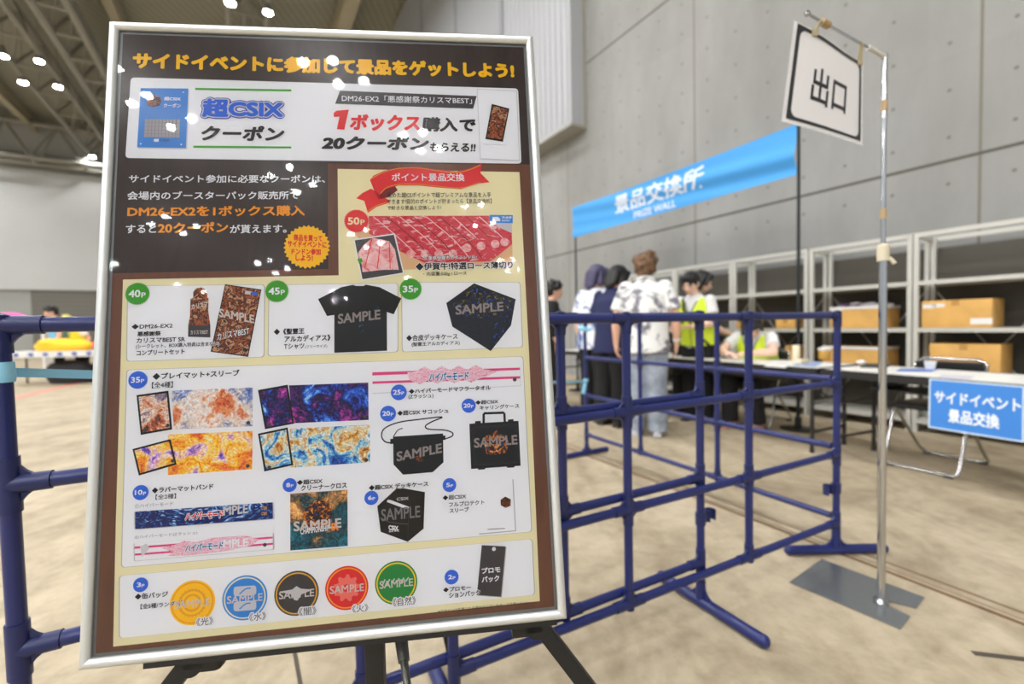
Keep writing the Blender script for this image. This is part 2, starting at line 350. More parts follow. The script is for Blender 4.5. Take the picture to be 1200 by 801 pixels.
# floor channel cover, joint, tape lines
def strip(name, p, q, w, m, z=.002, label=None, cat=None, kind=None):
    d = (q - p).normalized(); s_ = V((-d.y, d.x, 0)) * (w / 2); b = MB()
    c = (p + q) / 2; b.box((c.x, c.y, z / 2 + .0004), ((q - p).length, w, z), m, Matrix.Rotation(math.atan2(d.y, d.x), 3, 'Z'))
    return tag(b.build(name, None, origin=(c.x, c.y, 0), smooth=False), label, cat, None, kind)
g0, g1 = onz(707, 541), onz(927, 626); gd = (g1 - g0).normalized(); side = V((-gd.y, gd.x, 0))
for k, (off, w, c) in enumerate(((0.0, .018, (112, 84, 58)), (.035, .008, (150, 130, 104)), (.085, .012, (126, 100, 74)))):
    strip('trim_%d' % (k + 2), g0 - gd * 6 + side * off, g1 + gd * 3.0 + side * off, w, mat('channel_edge_%d' % k, c, .7), .0015, kind='structure')
j0, j1 = onz(344, 757), onz(352, 801); jd = (j1 - j0).normalized()
strip('trim_5', j0 - jd * 3, j1 + jd * 1.5, .012, mat('joint_filler', (78, 70, 60), .8), .0012, kind='structure')
strip('trim_6', onz(1140, 765) + V((0, 0, 0)), onz(1400, 797), .02, mat('joint_filler'), .0012, kind='structure')
r0, r1 = onz(-40, 480), onz(112, 444)
strip('floor_tape', r0, r1 + (r1 - r0) * .6, .10, mat('red_tape', (222, 92, 92), .5), .001, 'red tape line stuck across the floor at far left', 'tape')
# ------------------------------------------------------------------ roof trusses and lamps
STEEL = mat('truss_steel', (150, 148, 138), .55)
def truss(name, a, b, z0, z1, label, step=2.2, r=.09, hw=.55):
    t = thing(name, label, 'truss', ((a.x + b.x) / 2, (a.y + b.y) / 2, z0))
    d = b - a; L = d.length; u = d / L; s_ = V((-u.y, u.x, 0))
    for sg in (-hw, hw):
        m = MB(); m.cyl(a + s_ * sg + V((0, 0, z0)), b + s_ * sg + V((0, 0, z0)), r, r, 10); m.build('bottom_chord', STEEL, t, world=True)
    m = MB(); m.cyl(a + V((0, 0, z1)), b + V((0, 0, z1)), r * 1.2, r * 1.2, 10); m.build('top_chord', STEEL, t, world=True)
    m = MB(); n = int(L / step)
    for i in range(n):
        p = a + u * (i * L / n); q = a + u * ((i + .5) * L / n); w = a + u * ((i + 1) * L / n)
        for sg in (-hw, hw):
            m.cyl(p + s_ * sg + V((0, 0, z0)), q + V((0, 0, z1)), r * .55, r * .55, 6); m.cyl(q + V((0, 0, z1)), w + s_ * sg + V((0, 0, z0)), r * .55, r * .55, 6)
        m.cyl(p + s_ * hw + V((0, 0, z0)), p - s_ * hw + V((0, 0, z0)), r * .5, r * .5, 6)
    m.build('web', STEEL, t, world=True)
    return t
truss('roof_truss', NT(-6.5, 4), NT(-6.5, 35.5), 11.25, 12.7, 'long steel roof truss at far left with four round lamps under it')
truss('roof_truss', NT(-12.8, 10), NT(-12.8, 35.5), 11.25, 12.7, 'steel roof truss at the left edge, beyond the truss with the lamps')
truss('roof_truss', NT(-4.7, 8), NT(-4.7, 34), 11.2, 12.5, 'dark steel roof truss rising to the top edge just left of the poster board', 1.6, .13, .45)
truss('roof_truss', NT(.5, 8), NT(.5, 35.5), 11.35, 12.7, 'long steel roof truss passing above the top edge of the poster board')
truss('roof_truss', NT(-24, 34.6), NT(5, 34.6), 10.6, 12.6, 'cross truss in front of the far white wall', 2.0, .12)
def beam(a, b, z, w, h, label):
    d = b - a; m = MB(); c = (a + b) / 2
    hw, hh, tf = w / 2, h / 2, .025
    sec = [(-hw, -hh), (hw, -hh), (hw, -hh + tf), (tf, -hh + tf), (tf, hh - tf), (hw, hh - tf), (hw, hh), (-hw, hh), (-hw, hh - tf), (-tf, hh - tf), (-tf, -hh + tf), (-hw, -hh + tf)]
    u = d.normalized(); s_ = V((-u.y, u.x, 0)); m.prism(sec, a + V((0, 0, z)), s_, V((0, 0, 1)), u, d.length)
    return tag(m.build('roof_beam', mat('beam_cream', (176, 168, 146), .6), origin=(c.x, c.y, z), smooth=False), label, 'beam')
beam(NT(-3.6, 6), NT(-3.6, 35.8), 12.8, .3, .6, 'cream roof beam running away just left of the poster board top')
beam(NT(3.7, 9), NT(3.7, 35.8), 12.8, .5, .6, 'cream roof beam next to the white duct housing')
beam(NT(-9.6, 8), NT(-9.6, 35.8), 12.8, .3, .6, 'cream roof beam between the two trusses at far left')
LM = mat('lamp_glow', (255, 255, 255), .5, emit=LAMP_L); LH = mat('lamp_housing', (150, 150, 146), .4, .6)
DIA = .115
def lamp0():
    t = thing('ceiling_lamp', 'x', 'lamp', (0, 0, 0))
    m = MB(); m.lathe([(.115, .03), (.13, .0), (.142, .0), (.142, .04), (.12, .14), (.06, .2), (.06, .34)], n=20); m.build('housing', LH, t)
    m = MB(); m.cyl((0, 0, .001), (0, 0, .012), DIA, DIA, 20); m.build('diffuser', LM, t)
    m = MB(); m.cyl((0, 0, .33), (0, 0, 1.95), .012, .012, 8); m.build('hanging_rod', LH, t)
    return t
VIS = [((4, 66), 'round lamp at the left edge, upper left of a group of four'), ((46, 72), 'round lamp at far left, upper right of a group of four'), ((27, 97), 'round lamp at far left, lower left of a group of four'),
       ((68, 102), 'round lamp at far left, lower right of a group of four'), ((108, 184), 'round lamp in front of the far wall, close to the board frame'),
       ((270, 4), 'round lamp at the top edge, left of the pair above the board'), ((314, 15), 'round lamp above the board, right of the pair')]
ZL = 11.0
proto = lamp0(); first = True
def put(n_or_p, label, group):
    global first
    if first: proto.location = n_or_p; proto['label'] = label; proto['group'] = group; first = False; return proto
    o = dup(proto, n_or_p, None, label); o['group'] = group; return o
for px, lb in VIS: put(onz(px[0], px[1], ZL), lb, 'hall ceiling lamps')
REFL = [(-7.46, -10.83), (-8.02, -11.19), (-7.44, -12.05), (-6.7, -11.6), (-4.51, -13.65), (-5.29, -14.18), (-3.96, -14.61), (-4.67, -15.15), (-10.17, -17.63), (-11.04, -18.36), (-9.38, -18.36), (-10.2, -19.1),
        (-14.8, -22.68), (-15.38, -23.25), (-7.38, -21.48), (-8.13, -22.06), (-6.9, -22.72), (-7.64, -23.36), (-2.27, -9.63), (-1.57, -9.42), (-3.04, -9.04), (-2.3, -8.86), (-.56, -11.45), (.04, -11.22), (-.03, -12.16), (.59, -11.96),
        (1.81, -15.47), (2.5, -15.22), (2.47, -16.98), (3.16, -16.67), (-2.36, -17.88), (-3.09, -18.44), (-1.83, -19.21), (-2.53, -19.74), (4.26, -20.59), (4.84, -20.32), (4.9, -21.92), (5.43, -21.63), (-.71, -23.39), (-5.13, -25.76), (-4.56, -26.93), (-5.33, -27.46), (-13.28, -25.41), (-12.41, -26.56)]
for x, y in REFL: put(V((x, y, ZL)), 'round hall lamp mirrored as a white dot in the poster cover', 'lamps mirrored in the poster cover')
# the rest of the hall's lamp grid, between the mirrored ones and the ones ahead
for n in (.5, -6.4, -12.2, -18.2, -24.2):
    for t in (-3.5, 1.5, 6.5, 11.0, 17.0, 24.1, 33.9):
        for dn, dt in ((-.5, -.95), (.5, -1.05), (-.5, .95), (.5, .85)):
            p = NT(n + dn, t + dt, ZL)
            if any((p - onz(a[0], a[1], ZL)).length < 2.6 for a, _ in VIS): continue
            q = (p - O).dot(CF)
            if q > 0.1:
                x, y = proj(p)
                if -30 < x < 1230 and -30 < y < 831:
                    behind_board = 150 < x < 610 and 60 < y < 700
                    if not behind_board: continue
            put(p, 'round hall lamp on the ceiling grid outside the picture', 'lamps of the ceiling grid')
# ================================================================== BLUE PIPE BARRIER PANELS
BLUE = mat('navy_pipe', (29, 39, 98), .33, 0, .5)
BLUEJ = mat('navy_joint', (26, 35, 88), .42)
PR = .0142
RZ = (.165, .48, .782, 1.068)
def panel(label, loc, rz, feet, first_post=True, L=1.8, group='blue pipe barrier panels', RZ=(.168, .483, .785, 1.07), xs=(0, .6, 1.2, 1.8)):
    t = thing('pipe_barrier', label, 'barrier', loc, rz, group)
    L = xs[-1]
    for i, x in enumerate(xs):
        if i == 0 and not first_post: continue
        m = MB(); m.cyl((x, 0, .03 if i in feet else RZ[0]), (x, 0, RZ[3]), PR, PR, 20); m.build('post', BLUE, t)
    for z in RZ:
        m = MB(); m.cyl((0.02 if first_post else .016, 0, z), (L, 0, z), PR * (1.0), PR * 1.0, 20); m.build('rail', BLUE, t)
    for i, x in enumerate(xs):
        if i == 0 and not first_post: continue
        for z in RZ:
            top = z == RZ[3]; m = MB(); r2 = PR + .0028
            m.cyl((x, 0, z - (.05 if z != RZ[0] or i in feet else .018)), (x, 0, z + (.017 if top else .05)), r2, r2, 20)
            for sg in (-1, 1):
                if (i == 0 and sg < 0) or (i == 3 and sg > 0): continue
                m.cyl((x, 0, z), (x + sg * .058, 0, z), r2, r2, 20)
                for up in ((-1,) if top else ((1, -1) if z != RZ[0] else (1,))):
                    # web gusset with a hollow (curved) free edge
                    pts = [(0, 0)] + [(sg * (.055 - .05 * math.sin(a)), up * (.055 - .05 * math.cos(a))) for a in [k * math.pi / 2 / 6 for k in range(7)]]
                    pts = [(0, 0), (sg * .056, 0)] + [(sg * (.056 - .046 * math.sin(a)), up * (.056 - .046 * math.cos(a))) for a in [k * math.pi / 12 for k in range(7)]] + [(0, up * .056)]
                    m.prism(pts, V((x, -.004, z)), V((1, 0, 0)), V((0, 0, 1)), V((0, 1, 0)), .008)
            if top: m.ell((x, 0, z + .012), (r2, r2, .01), None, None, 16, 6)
            m.build('joint', BLUEJ, t)
    for i, (a0, l0, l1) in feet.items():
        x = xs[i]; d = V((math.cos(a0), math.sin(a0), 0)); m = MB()
        m.cyl(V((x, 0, .0215)) - d * l0, V((x, 0, .0215)) + d * l1, .02, .02, 20)
        for k, l in ((-1, l0), (1, l1)): m.ell(V((x, 0, .0215)) + d * (k * l), (.021,) * 3, None, None, 14, 8)
        m.cyl((x, 0, .018), (x, 0, .1), .0185, .0175, 20)
        for sg in (-1, 1):
            pts = [(0, 0), (sg * .07, 0)] + [(sg * (.07 - .055 * math.sin(a)), (.07 - .055 * math.cos(a))) for a in [k * math.pi / 12 for k in range(7)]] + [(0, .07)]
            s_ = V((-d.y, d.x, 0)); m.prism(pts, V((x, 0, .022)) - s_ * .004, d, V((0, 0, 1)), s_, .008)
        m.build('foot', BLUE, t)
    return t
def clip(t, x, z, sg):
    """sprung coupling clip clamped on a post"""
    m = MB(); m.cyl((x, 0, z - .022), (x, 0, z + .022), PR + .004, PR + .004, 20)
    m.box((x + sg * .028, -.004, z), (.034, .012, .042))
    prof = [(.0165 * math.cos(a), .0165 * math.sin(a)) for a in [math.radians(d) for d in range(140, 401, 20)]]
    for (a, b), (c_, d_) in zip(prof, prof[1:]):
        m.add([(x + sg * (.058 + a), -.004 + b, z - .021), (x + sg * (.058 + c_), -.004 + d_, z - .021), (x + sg * (.058 + c_), -.004 + d_, z + .021), (x + sg * (.058 + a), -.004 + b, z + .021),
               (x + sg * (.058 + a * 1.2), -.004 + b * 1.2, z - .021), (x + sg * (.058 + c_ * 1.2), -.004 + d_ * 1.2, z - .021), (x + sg * (.058 + c_ * 1.2), -.004 + d_ * 1.2, z + .021), (x + sg * (.058 + a * 1.2), -.004 + b * 1.2, z + .021)],
              [[0, 1, 2, 3], [7, 6, 5, 4], [0, 4, 5, 1], [3, 2, 6, 7], [0, 3, 7, 4], [1, 5, 6, 2]])
    m.build('coupling_clip', BLUEJ, t)
def az(deg): a = math.radians(deg); return V((math.sin(a), math.cos(a), 0))
fd = az(62.5); rzA = math.atan2(-fd.y, -fd.x); fb = az(62.9); rzB = math.atan2(-fb.y, -fb.x)
postA = V((.677, 1.617, 0)); postB = V((1.431, 1.970, 0)); PCR = V((1.424, 1.985, 0))
pa = panel('blue pipe barrier panel right behind the poster board, light blue tape on its left post', postA, rzA, {0: (math.pi / 2, .19, .24), 3: (math.pi / 2, .2, .2)}, xs=(0, .6, 1.195, 1.785))
clip(pa, 0, .33, -1)
pb = panel('blue pipe barrier panel nearest the sign stand, its right end at the corner', postB, rzB, {0: (-rzB, .21, .21), 3: (math.pi / 2, .2, .2)}, RZ=(.142, .452, .768, 1.066))
clip(pb, 0, .30, 1)
Cd = (V((.541, 3.639, 0)) - postB).normalized()
pc = panel('blue pipe barrier panel running back from the corner towards the queue of customers', postB + Cd * .005, math.atan2(Cd.y, Cd.x), {3: (math.pi / 2, .2, .22)}, False)
# light blue tape
TAPE = mat('light_blue_tape', (150, 212, 242), .45)
pl = postA - fd * 1.785
m = MB(); z0 = .985
for k in range(3): m.cyl(pl + V((0, 0, z0 - .016 + k * .004)), pl + V((0, 0, z0 + .012 + k * .004)), PR + .003 + .0006 * k, PR + .003, 20)
pcl = postB + Cd * 1.8
a, b = pl + V((-.004, .018, z0)), pcl + V((0, -.018, .60)); n_ = 40
vs, fs = [], []
for i in range(n_ + 1):
    s_ = i / n_; p = a.lerp(b, s_) - V((0, 0, .02 * math.sin(math.pi * s_))); tw = .35 * math.sin(9 * s_)
    hz = V((0, 0, math.cos(tw))) + V((.3 * math.sin(tw), math.sin(tw), 0)); vs += [p - hz * .0085, p + hz * .0085]
for i in range(n_): fs.append([2 * i, 2 * i + 2, 2 * i + 3, 2 * i + 1])
m.add(vs, fs)
m.cyl(pcl + V((0, 0, .59)), pcl + V((0, 0, .615)), PR + .004, PR + .004, 18)
m.ell(pcl + V((-.012, -.02, .6)), (.02, .014, .018)); m.box(pcl + V((-.02, -.022, .55)), (.03, .004, .10), None, Euler((0, .2, .2)).to_matrix())
tag(m.build('barrier_tape', TAPE, None, origin=pl + V((0, 0, z0))), 'light blue plastic tape tied round the left post and strung back behind the poster board', 'tape')
m = MB(); m.cyl(pcl + V((0, 0, 1.0)), pcl + V((0, 0, 1.03)), PR + .004, PR + .004, 18)
m.ell(pcl + V((-.02, -.022, 1.015)), (.045, .012, .022), None, Euler((0, .3, 0)).to_matrix()); m.ell(pcl + V((.03, -.022, 1.008)), (.03, .01, .014), None, Euler((0, -.5, 0)).to_matrix())
m.build('x', TAPE).name = 'tape_knot'; kn = bpy.data.objects['tape_knot']; tag(kn, 'light blue tape knot tied high on the far post beside the queue', 'tape')

# ================================================================== EXIT SIGN ON ITS STAND
CHROME = mat('chrome', (190, 192, 194), .16, 1.0); STEELP = mat('brushed_plate', (146, 150, 153), .26, .75, bump=.04, scale=40)
CREAM = mat('cream_plastic', (214, 204, 180), .45); CLEAR = mat('clear_clip', (176, 166, 134), .25)
pb_ = onz(1034, 706); pb_ = V((1.338, 1.612, 0))
ss = thing('sign_stand', 'chrome pole stand with a notched steel floor plate, carrying the white exit sign', 'stand', pb_)
m = MB(); cr = [onz(925, 683), onz(963, 656), onz(1083, 701), onz(1055, 738)]
mid = (cr[2] + cr[3]) / 2; nin = pb_ + (mid - pb_) * .18
pl_ = [cr[0], cr[1], cr[2], cr[2].lerp(cr[3], .36), nin + (cr[2] - cr[3]) * .1, nin - (cr[2] - cr[3]) * .02, cr[2].lerp(cr[3], .62), cr[3]]
vs = [p + V((0, 0, .001)) for p in pl_] + [p + V((0, 0, .006)) for p in pl_]; n = len(pl_)
m.add(vs, [list(range(n)), list(range(n, 2 * n))[::-1]] + [[(i + 1) % n, i, n + i, n + (i + 1) % n] for i in range(n)])
m.build('base_plate', STEELP, ss, world=True, smooth=False)
zt_ = 1.98; ptop = pb_ + V((.012, .02, zt_))
m = MB(); m.lathe([(.024, .006), (.024, .012), (.012, .02), (.012, .045)], pb_); m.build('pole_socket', CHROME, ss, world=True)
zc_ = 1.285
m = MB(); m.cyl(pb_ + V((0, 0, .02)), pb_ + V((.006, .012, zc_)), .0125, .0125, 20); m.build('lower_pole', CHROME, ss, world=True)
m = MB()
pts = [pb_.lerp(ptop, 0) + V((.006 + .006 * s_, .012 + .008 * s_, zc_ + (zt_ - zc_) * s_)) for s_ in [i / 40 for i in range(41)]]
pts = [p - V((0, 0, 0)) for p in pts]
m.tube(pts, [.0075 + (.002 * abs(math.sin(i * 1.3)) if i > 26 else 0) for i in range(41)], 12); m.build('upper_pole', CHROME, ss, world=True)
m = MB(); q = pts[0]; m.lathe([(.010, -.03), (.018, -.03), (.0185, -.02), (.0185, .025), (.014, .03), (.009, .03)], q); m.cyl(q + V((.012, -.012, -.02)), q + V((.025, -.02, -.042)), .006, .007, 12); m.build('height_collar', CREAM, ss, world=True)
m = MB(); m.cyl(pts[29], pts[31], .0105, .0105, 12); m.build('tape_wrap', mat('brown_tape', (176, 150, 110), .4), ss, world=True); m = MB(); m.cyl(pts[7] , pts[9], .0095, .0095, 12); m.build('tape_wrap', mat('brown_tape'), ss, world=True)
# arm: from the pole top out to the far end, seen at (946,16); the sheet hangs below it
hang_dir = V((-.436, -.30, 0)).normalized(); tip = ptop + hang_dir * .45
rt = ray(946, 16); 
kk = ((tip - O).dot(CF)) / rt.dot(CF); tip = O + rt * kk
m = MB(); m.tube([ptop - V((0, 0, .012)), ptop + (tip - ptop) * .015 + V((0, 0, .002)), ptop.lerp(tip, .3), ptop.lerp(tip, 1.0)], .0042, 10); m.build('arm', CHROME, ss, world=True)
m = MB(); m.cyl(ptop.lerp(tip, .02), ptop.lerp(tip, .24), .0075, .0075, 12); m.build('arm_sleeve', mat('clear_tube', (214, 214, 208), .2), ss, world=True)
m = MB(); m.ell(tip, (.0085,) * 3); m.build('end_knob', CHROME, ss, world=True)
m = MB(); m.ell(ptop, (.011, .011, .012)); m.build('corner_knob', CHROME, ss, world=True)
def d_at(s_): return ptop.lerp(tip, s_)
sTL, sTR, sBL, sBR = (931, 24), (1012, 72), (916, 142), (1011, 170)
dR = (ptop.lerp(tip, .17) - O).dot(CF); dL = (ptop.lerp(tip, .97) - O).dot(CF)
def atd(p, d): r = ray(*p); return O + r * (d / r.dot(CF))
cTL, cTR, cBL, cBR = atd(sTL, dL), atd(sTR, dR), atd(sBL, dL), atd(sBR, dR)
es = thing('exit_sign', 'white sheet with black border and two black characters, clipped to the chrome stand arm', 'sign', tuple(cBL.lerp(cTR, .5)))
nrm = (cTR - cTL).cross(cTL - cBL).normalized()
if nrm.dot(O - cTL) < 0: nrm = -nrm
def sp(u, v, w=0.0):     # curved sheet surface
    p = cBL.lerp(cBR, u).lerp(cTL.lerp(cTR, u), v)
    sag = -.010 * math.sin(math.pi * u) * v + .004 * math.sin(2 * math.pi * u) * v
    return p + V((0, 0, sag)) + nrm * (w + .010 * math.sin(math.pi * u * 1.1) * (.4 + .6 * v))
SW = mat('sign_white', (234, 233, 236), .35); SK = mat('sign_black', (34, 36, 42), .4)
def sheet(mb, fn, u0, v0, u1, v1, w, mt, nu=16, nv=12):
    vs = [fn(u0 + (u1 - u0) * i / nu, v0 + (v1 - v0) * j / nv, w) for j in range(nv + 1) for i in range(nu + 1)]
    mb.add(vs, [[j * (nu + 1) + i, j * (nu + 1) + i + 1, (j + 1) * (nu + 1) + i + 1, (j + 1) * (nu + 1) + i] for j in range(nv) for i in range(nu)], mt)
m = MB(); sheet(m, sp, 0, 0, 1, 1, 0, SW); sheet(m, sp, 0, 0, 1, 1, -.0008, SW)
def rr_poly(u0, v0, u1, v1, ru, rv, k=6):
    out = []
    for cx, cy, a0 in ((u1 - ru, v1 - rv, 0), (u0 + ru, v1 - rv, 90), (u0 + ru, v0 + rv, 180), (u1 - ru, v0 + rv, 270)):
        out += [(cx + ru * math.cos(math.radians(a0 + 90 * i / k)), cy + rv * math.sin(math.radians(a0 + 90 * i / k))) for i in range(k + 1)]
    return out
def dense(poly, k=6):
    o = []
    for (a, b), (c_, d_) in zip(poly, poly[1:] + poly[:1]): o += [(a + (c_ - a) * i / k, b + (d_ - b) * i / k) for i in range(k)]
    return o
def ring(mb, fn, outer, inner, w, mt):
    n = len(outer); vs = [fn(a, b, w) for a, b in outer] + [fn(a, b, w) for a, b in inner]
    mb.add(vs, [[i, (i + 1) % n, n + (i + 1) % n, n + i] for i in range(n)], mt)
inn = rr_poly(.075, .075, .935, .945, .06, .08); out = rr_poly(.035, .04, .97, .985, .001, .001)
ring(m, sp, dense(out), dense(inn), .0012, SK)
tv, tf = text_mesh('出口', 0.02)
m.add([sp(.265 + a * .46, .28 + b * .38, .0012) for a, b, l in tv], tf, SK)
m.build('sheet', None, es, world=True)
for s_, nm in ((.34, 0), (.86, 1)):
    q = d_at(s_); m = MB(); m.tube([q + V((.006 * math.cos(a), .006 * math.sin(a) * .5, .006 * math.sin(a))) for a in [k * math.pi / 6 for k in range(12)]], .0022, 8, closed=True)
    u = .92 if nm == 0 else .22
    e_ = sp(u, .97); m.box((q + e_) / 2 + nrm * .002, (.012, .006, max(.02, (q - e_).length)), None, frame((q - e_))[0:1] and Matrix((frame(q - e_)[0], frame(q - e_)[1], frame(q - e_)[2])).transposed(), .002)
    m.box(e_ + nrm * .003, (.02, .008, .02), None, None, .002); m.build('hanging_clip', CLEAR, ss, world=True)
m = MB(); q = d_at(.80); m.cyl(q - (tip - ptop).normalized() * .02, q + (tip - ptop).normalized() * .02, .011, .011, 14); m.build('arm_ring', mat('brown_tape'), ss, world=True)

# ================================================================== BANNER
BAN = mat('banner_blue', (78, 158, 224), .6, spec=.2); BANW = mat('banner_white', (225, 232, 242), .6, spec=.2); BLACKP = mat('black_pole', (22, 26, 28), .4)
NB = 4.5
bp_ = [onplane(*p, ND, NB) for p in ((672, 242), (934, 148), (672, 279), (934, 205))]
tA, tB = bp_[0].dot(TD), bp_[1].dot(TD); zT = (bp_[0].z + bp_[1].z) / 2; zB = (bp_[2].z + bp_[3].z) / 2
bs = thing('banner_stand', 'two tall black poles with a crossbar, holding the long blue banner', 'stand', NT(NB + .05, (tA + tB) / 2))
for t_ in (tA, tB):
    m = MB(); m.cyl(NT(NB + .03, t_, .02), NT(NB + .03, t_, zT), .017, .014, 14); m.build('pole', BLACKP, bs, world=True)
    m = MB(); m.lathe([(.0, .001), (.15, .001), (.15, .012), (.03, .03), (.03, .12), (.018, .12)], NT(NB + .03, t_)); m.build('base', BLACKP, bs, world=True)
m = MB(); m.cyl(NT(NB + .03, tA, zT - .015), NT(NB + .03, tB, zT - .015), .012, .012, 12); m.build('crossbar', BLACKP, bs, world=True)
LB = abs(tA - tB)
def bn(u, v, w=0.0):      # u from the viewer's left (far) to right (near)
    fold = .028 * math.sin(7 * (v + .55 * u) + 1.2) * (.25 + .75 * u) * math.sin(math.pi * min(1, max(0, v * .9 + .05))) + .006 * math.sin(15 * v + 9 * u)
    sag = -.02 * math.sin(math.pi * u) * v
    return NT(NB - .02 - fold - w, tA + (tB - tA) * u, zB + (zT - zB) * v + sag)
m = MB(); sheet(m, bn, 0, 0, 1, 1, 0, BAN, 70, 24); sheet(m, bn, 0, 0, 1, 1, -.003, BAN, 70, 24)
def btext(s, u0, v0, u1, v1, bold):
    tv, tf = text_mesh(s, bold); m.add([bn(u0 + a * (u1 - u0), v0 + b * (v1 - v0), .004 + l * 10) for a, b, l in tv], tf, BANW)
def bu(x, y):
    p = onplane(x, y, ND, NB); return (p.dot(TD) - tA) / (tB - tA)
def bv(x, y): return (onplane(x, y, ND, NB).z - zB) / (zT - zB)
btext('景品交換所', bu(722, 240), bv(722, 251), bu(827, 205), bv(722, 229), .022)
btext('PRIZE WALL', bu(744, 252), bv(744, 256), bu(793, 240), bv(744, 248), .02)
cb_ = NT(NB - .02, (tA + tB) / 2, (zT + zB) / 2)
tag(m.build('event_banner', None, None, origin=cb_), 'long sky blue cloth banner with white lettering strung high between two black poles', 'banner')
# ================================================================== POSTER BOARD
PU = V((.99415, .1075, .0128)).normalized(); PWn = V((.1049, -.98437, .1414)).normalized(); PV_ = PWn.cross(PU).normalized(); PU = PV_.cross(PWn).normalized()
PC = V((-.2520, .6406, 1.0708)); BW, BH = .62, .877
pbase = PC - PV_ * (BH / 2)
pb = thing('poster_board', 'large framed poster of prizes in a silver frame, standing on the black easel', 'poster', pbase)
FS = mat('frame_silver', (212, 215, 215), .42, .55); FS2 = mat('frame_lip', (120, 122, 124), .4, .6)
def P3(u, v, w=0.0): return PC + PU * u + PV_ * v + PWn * w
# frame: rounded snap profile swept round the rectangle
m = MB(); prof = [(0.0, -.014), (0.0, .0), (.0012, .0055), (.0035, .0082), (.0065, .0092), (.0095, .0085), (.012, .006), (.0128, .0035), (.0128, .0008)]
cn = [(-1, -1), (1, -1), (1, 1), (-1, 1)]; k = len(prof); vs = []
for sx, sy in cn:
    for d, w in prof: vs.append(P3(sx * (BW / 2 - d), sy * (BH / 2 - d), w))
for i in range(4):
    a, b = i * k, ((i + 1) % 4) * k
    vs_ = [vs[a + j] for j in range(k)] + [vs[b + j] for j in range(k)]
    mm = MB(); mm.add(vs_, [[j, k + j, k + j + 1, j + 1] for j in range(k - 1)]); mm.build('frame_rail', FS, pb, world=True, angle=50)
m = MB(); vs = [P3(sx * (BW / 2 - d), sy * (BH / 2 - d), w) for d, w in ((.0128, .0009), (.0165, .0009)) for sx, sy in cn]
m.add(vs, [[i, (i + 1) % 4, 4 + (i + 1) % 4, 4 + i] for i in range(4)]); m.build('inner_lip', FS2, pb, world=True, smooth=False)
m = MB(); m.box(P3(0, 0, -.011), (BW - .004, .006, BH - .004), None, Matrix((PU, -PWn, PV_)).transposed()); m.build('backing_panel', mat('backing_black', (30, 30, 30), .6), pb, world=True)
# ---- the printed sheet: everything printed is one mesh with many inks
ZO = dict(A=(100, 20, 4), B=(350, 20, 4), C=(100, 180, 4), D=(350, 180, 4), E=(120, 310, 4), F=(370, 310, 4), G=(120, 410, 4), H=(370, 410, 4), I=(90, 540, 4), J=(370, 540, 4), K=(90, 620, 4), L=(370, 620, 4), P=(0, 0, 1))
def px(z, x, y): o = ZO[z]; return o[0] + x / o[2], o[1] + y / o[2]
def UVp(x, y):
    q = onplane(x, y, PWn, PWn.dot(PC)) - PC; return q.dot(PU), q.dot(PV_)
def uv(z, x, y): return UVp(*px(z, x, y))
PR_ = MB(); DL = .00018
def ink(name, c, rough=.5): return mat('ink_' + name, c, rough, 0, .2)
INK = dict(dark=ink('dark', (58, 47, 45)), brown=ink('brown', (112, 72, 56)), cream=ink('cream', (240, 231, 188)), white=ink('white', (240, 241, 247)), shade=ink('shade', (176, 176, 184)), yellow=ink('yellow', (255, 200, 20)),
           orange=ink('orange', (250, 160, 32)), black=ink('black', (15, 15, 17)), text=ink('text', (24, 20, 20)), grey=ink('grey', (120, 118, 122)), red=ink('red', (226, 36, 44)), dred=ink('deep_red', (122, 22, 24)), green=ink('green', (62, 160, 38)), fgreen=ink('forest_green', (28, 140, 66)),
           blue=ink('blue', (48, 106, 220)), sky=ink('sky', (52, 140, 222)), navy=ink('navy', (26, 52, 170)), gold=ink('gold', (232, 170, 40)), lgrey=ink('light_grey', (206, 206, 212)), sample=ink('sample', (150, 138, 136)), samplew=ink('sample_pale', (214, 204, 200)),
           wood=ink('pale_wood', (226, 184, 138)), coupon=ink('coupon_blue', (46, 132, 216)), pgrey=ink('panel_grey', (164, 160, 168)), brand=ink('dark_slate', (66, 62, 66)), teal=ink('teal', (30, 120, 170)), mfat=ink('meat_fat', (244, 206, 208)), pink=ink('pink', (222, 66, 130)))
def lay(poly, inkm, L): 
    n = len(poly); PR_.add([P3(a, b, .0002 + DL * L) for a, b in poly], [list(range(n))], INK[inkm] if isinstance(inkm, str) else inkm)
def poly(z, pts, inkm, L): lay([uv(z, *p) for p in pts][::-1], inkm, L)
def polyp(pts, inkm, L): lay([UVp(*p) for p in pts][::-1], inkm, L)
def rrect(pts, r, inkm, L, grow=0.0):
    """rounded quad from 4 photo pixels TL TR BR BL"""
    q = [Vector(UVp(*p)) for p in pts]; c = sum(q, Vector((0, 0))) / 4
    if grow: q = [p + (p - c).normalized() * grow for p in q]
    out = []
    for i in range(4):
        a, b, d = q[i - 1], q[i], q[(i + 1) % 4]; e1 = (a - b).normalized(); e2 = (d - b).normalized()
        for k in range(7):
            t = k / 6; out.append(tuple(b + e1 * r * (1 - t) ** 2 + e2 * r * t ** 2))
    lay(out[::-1], inkm, L)
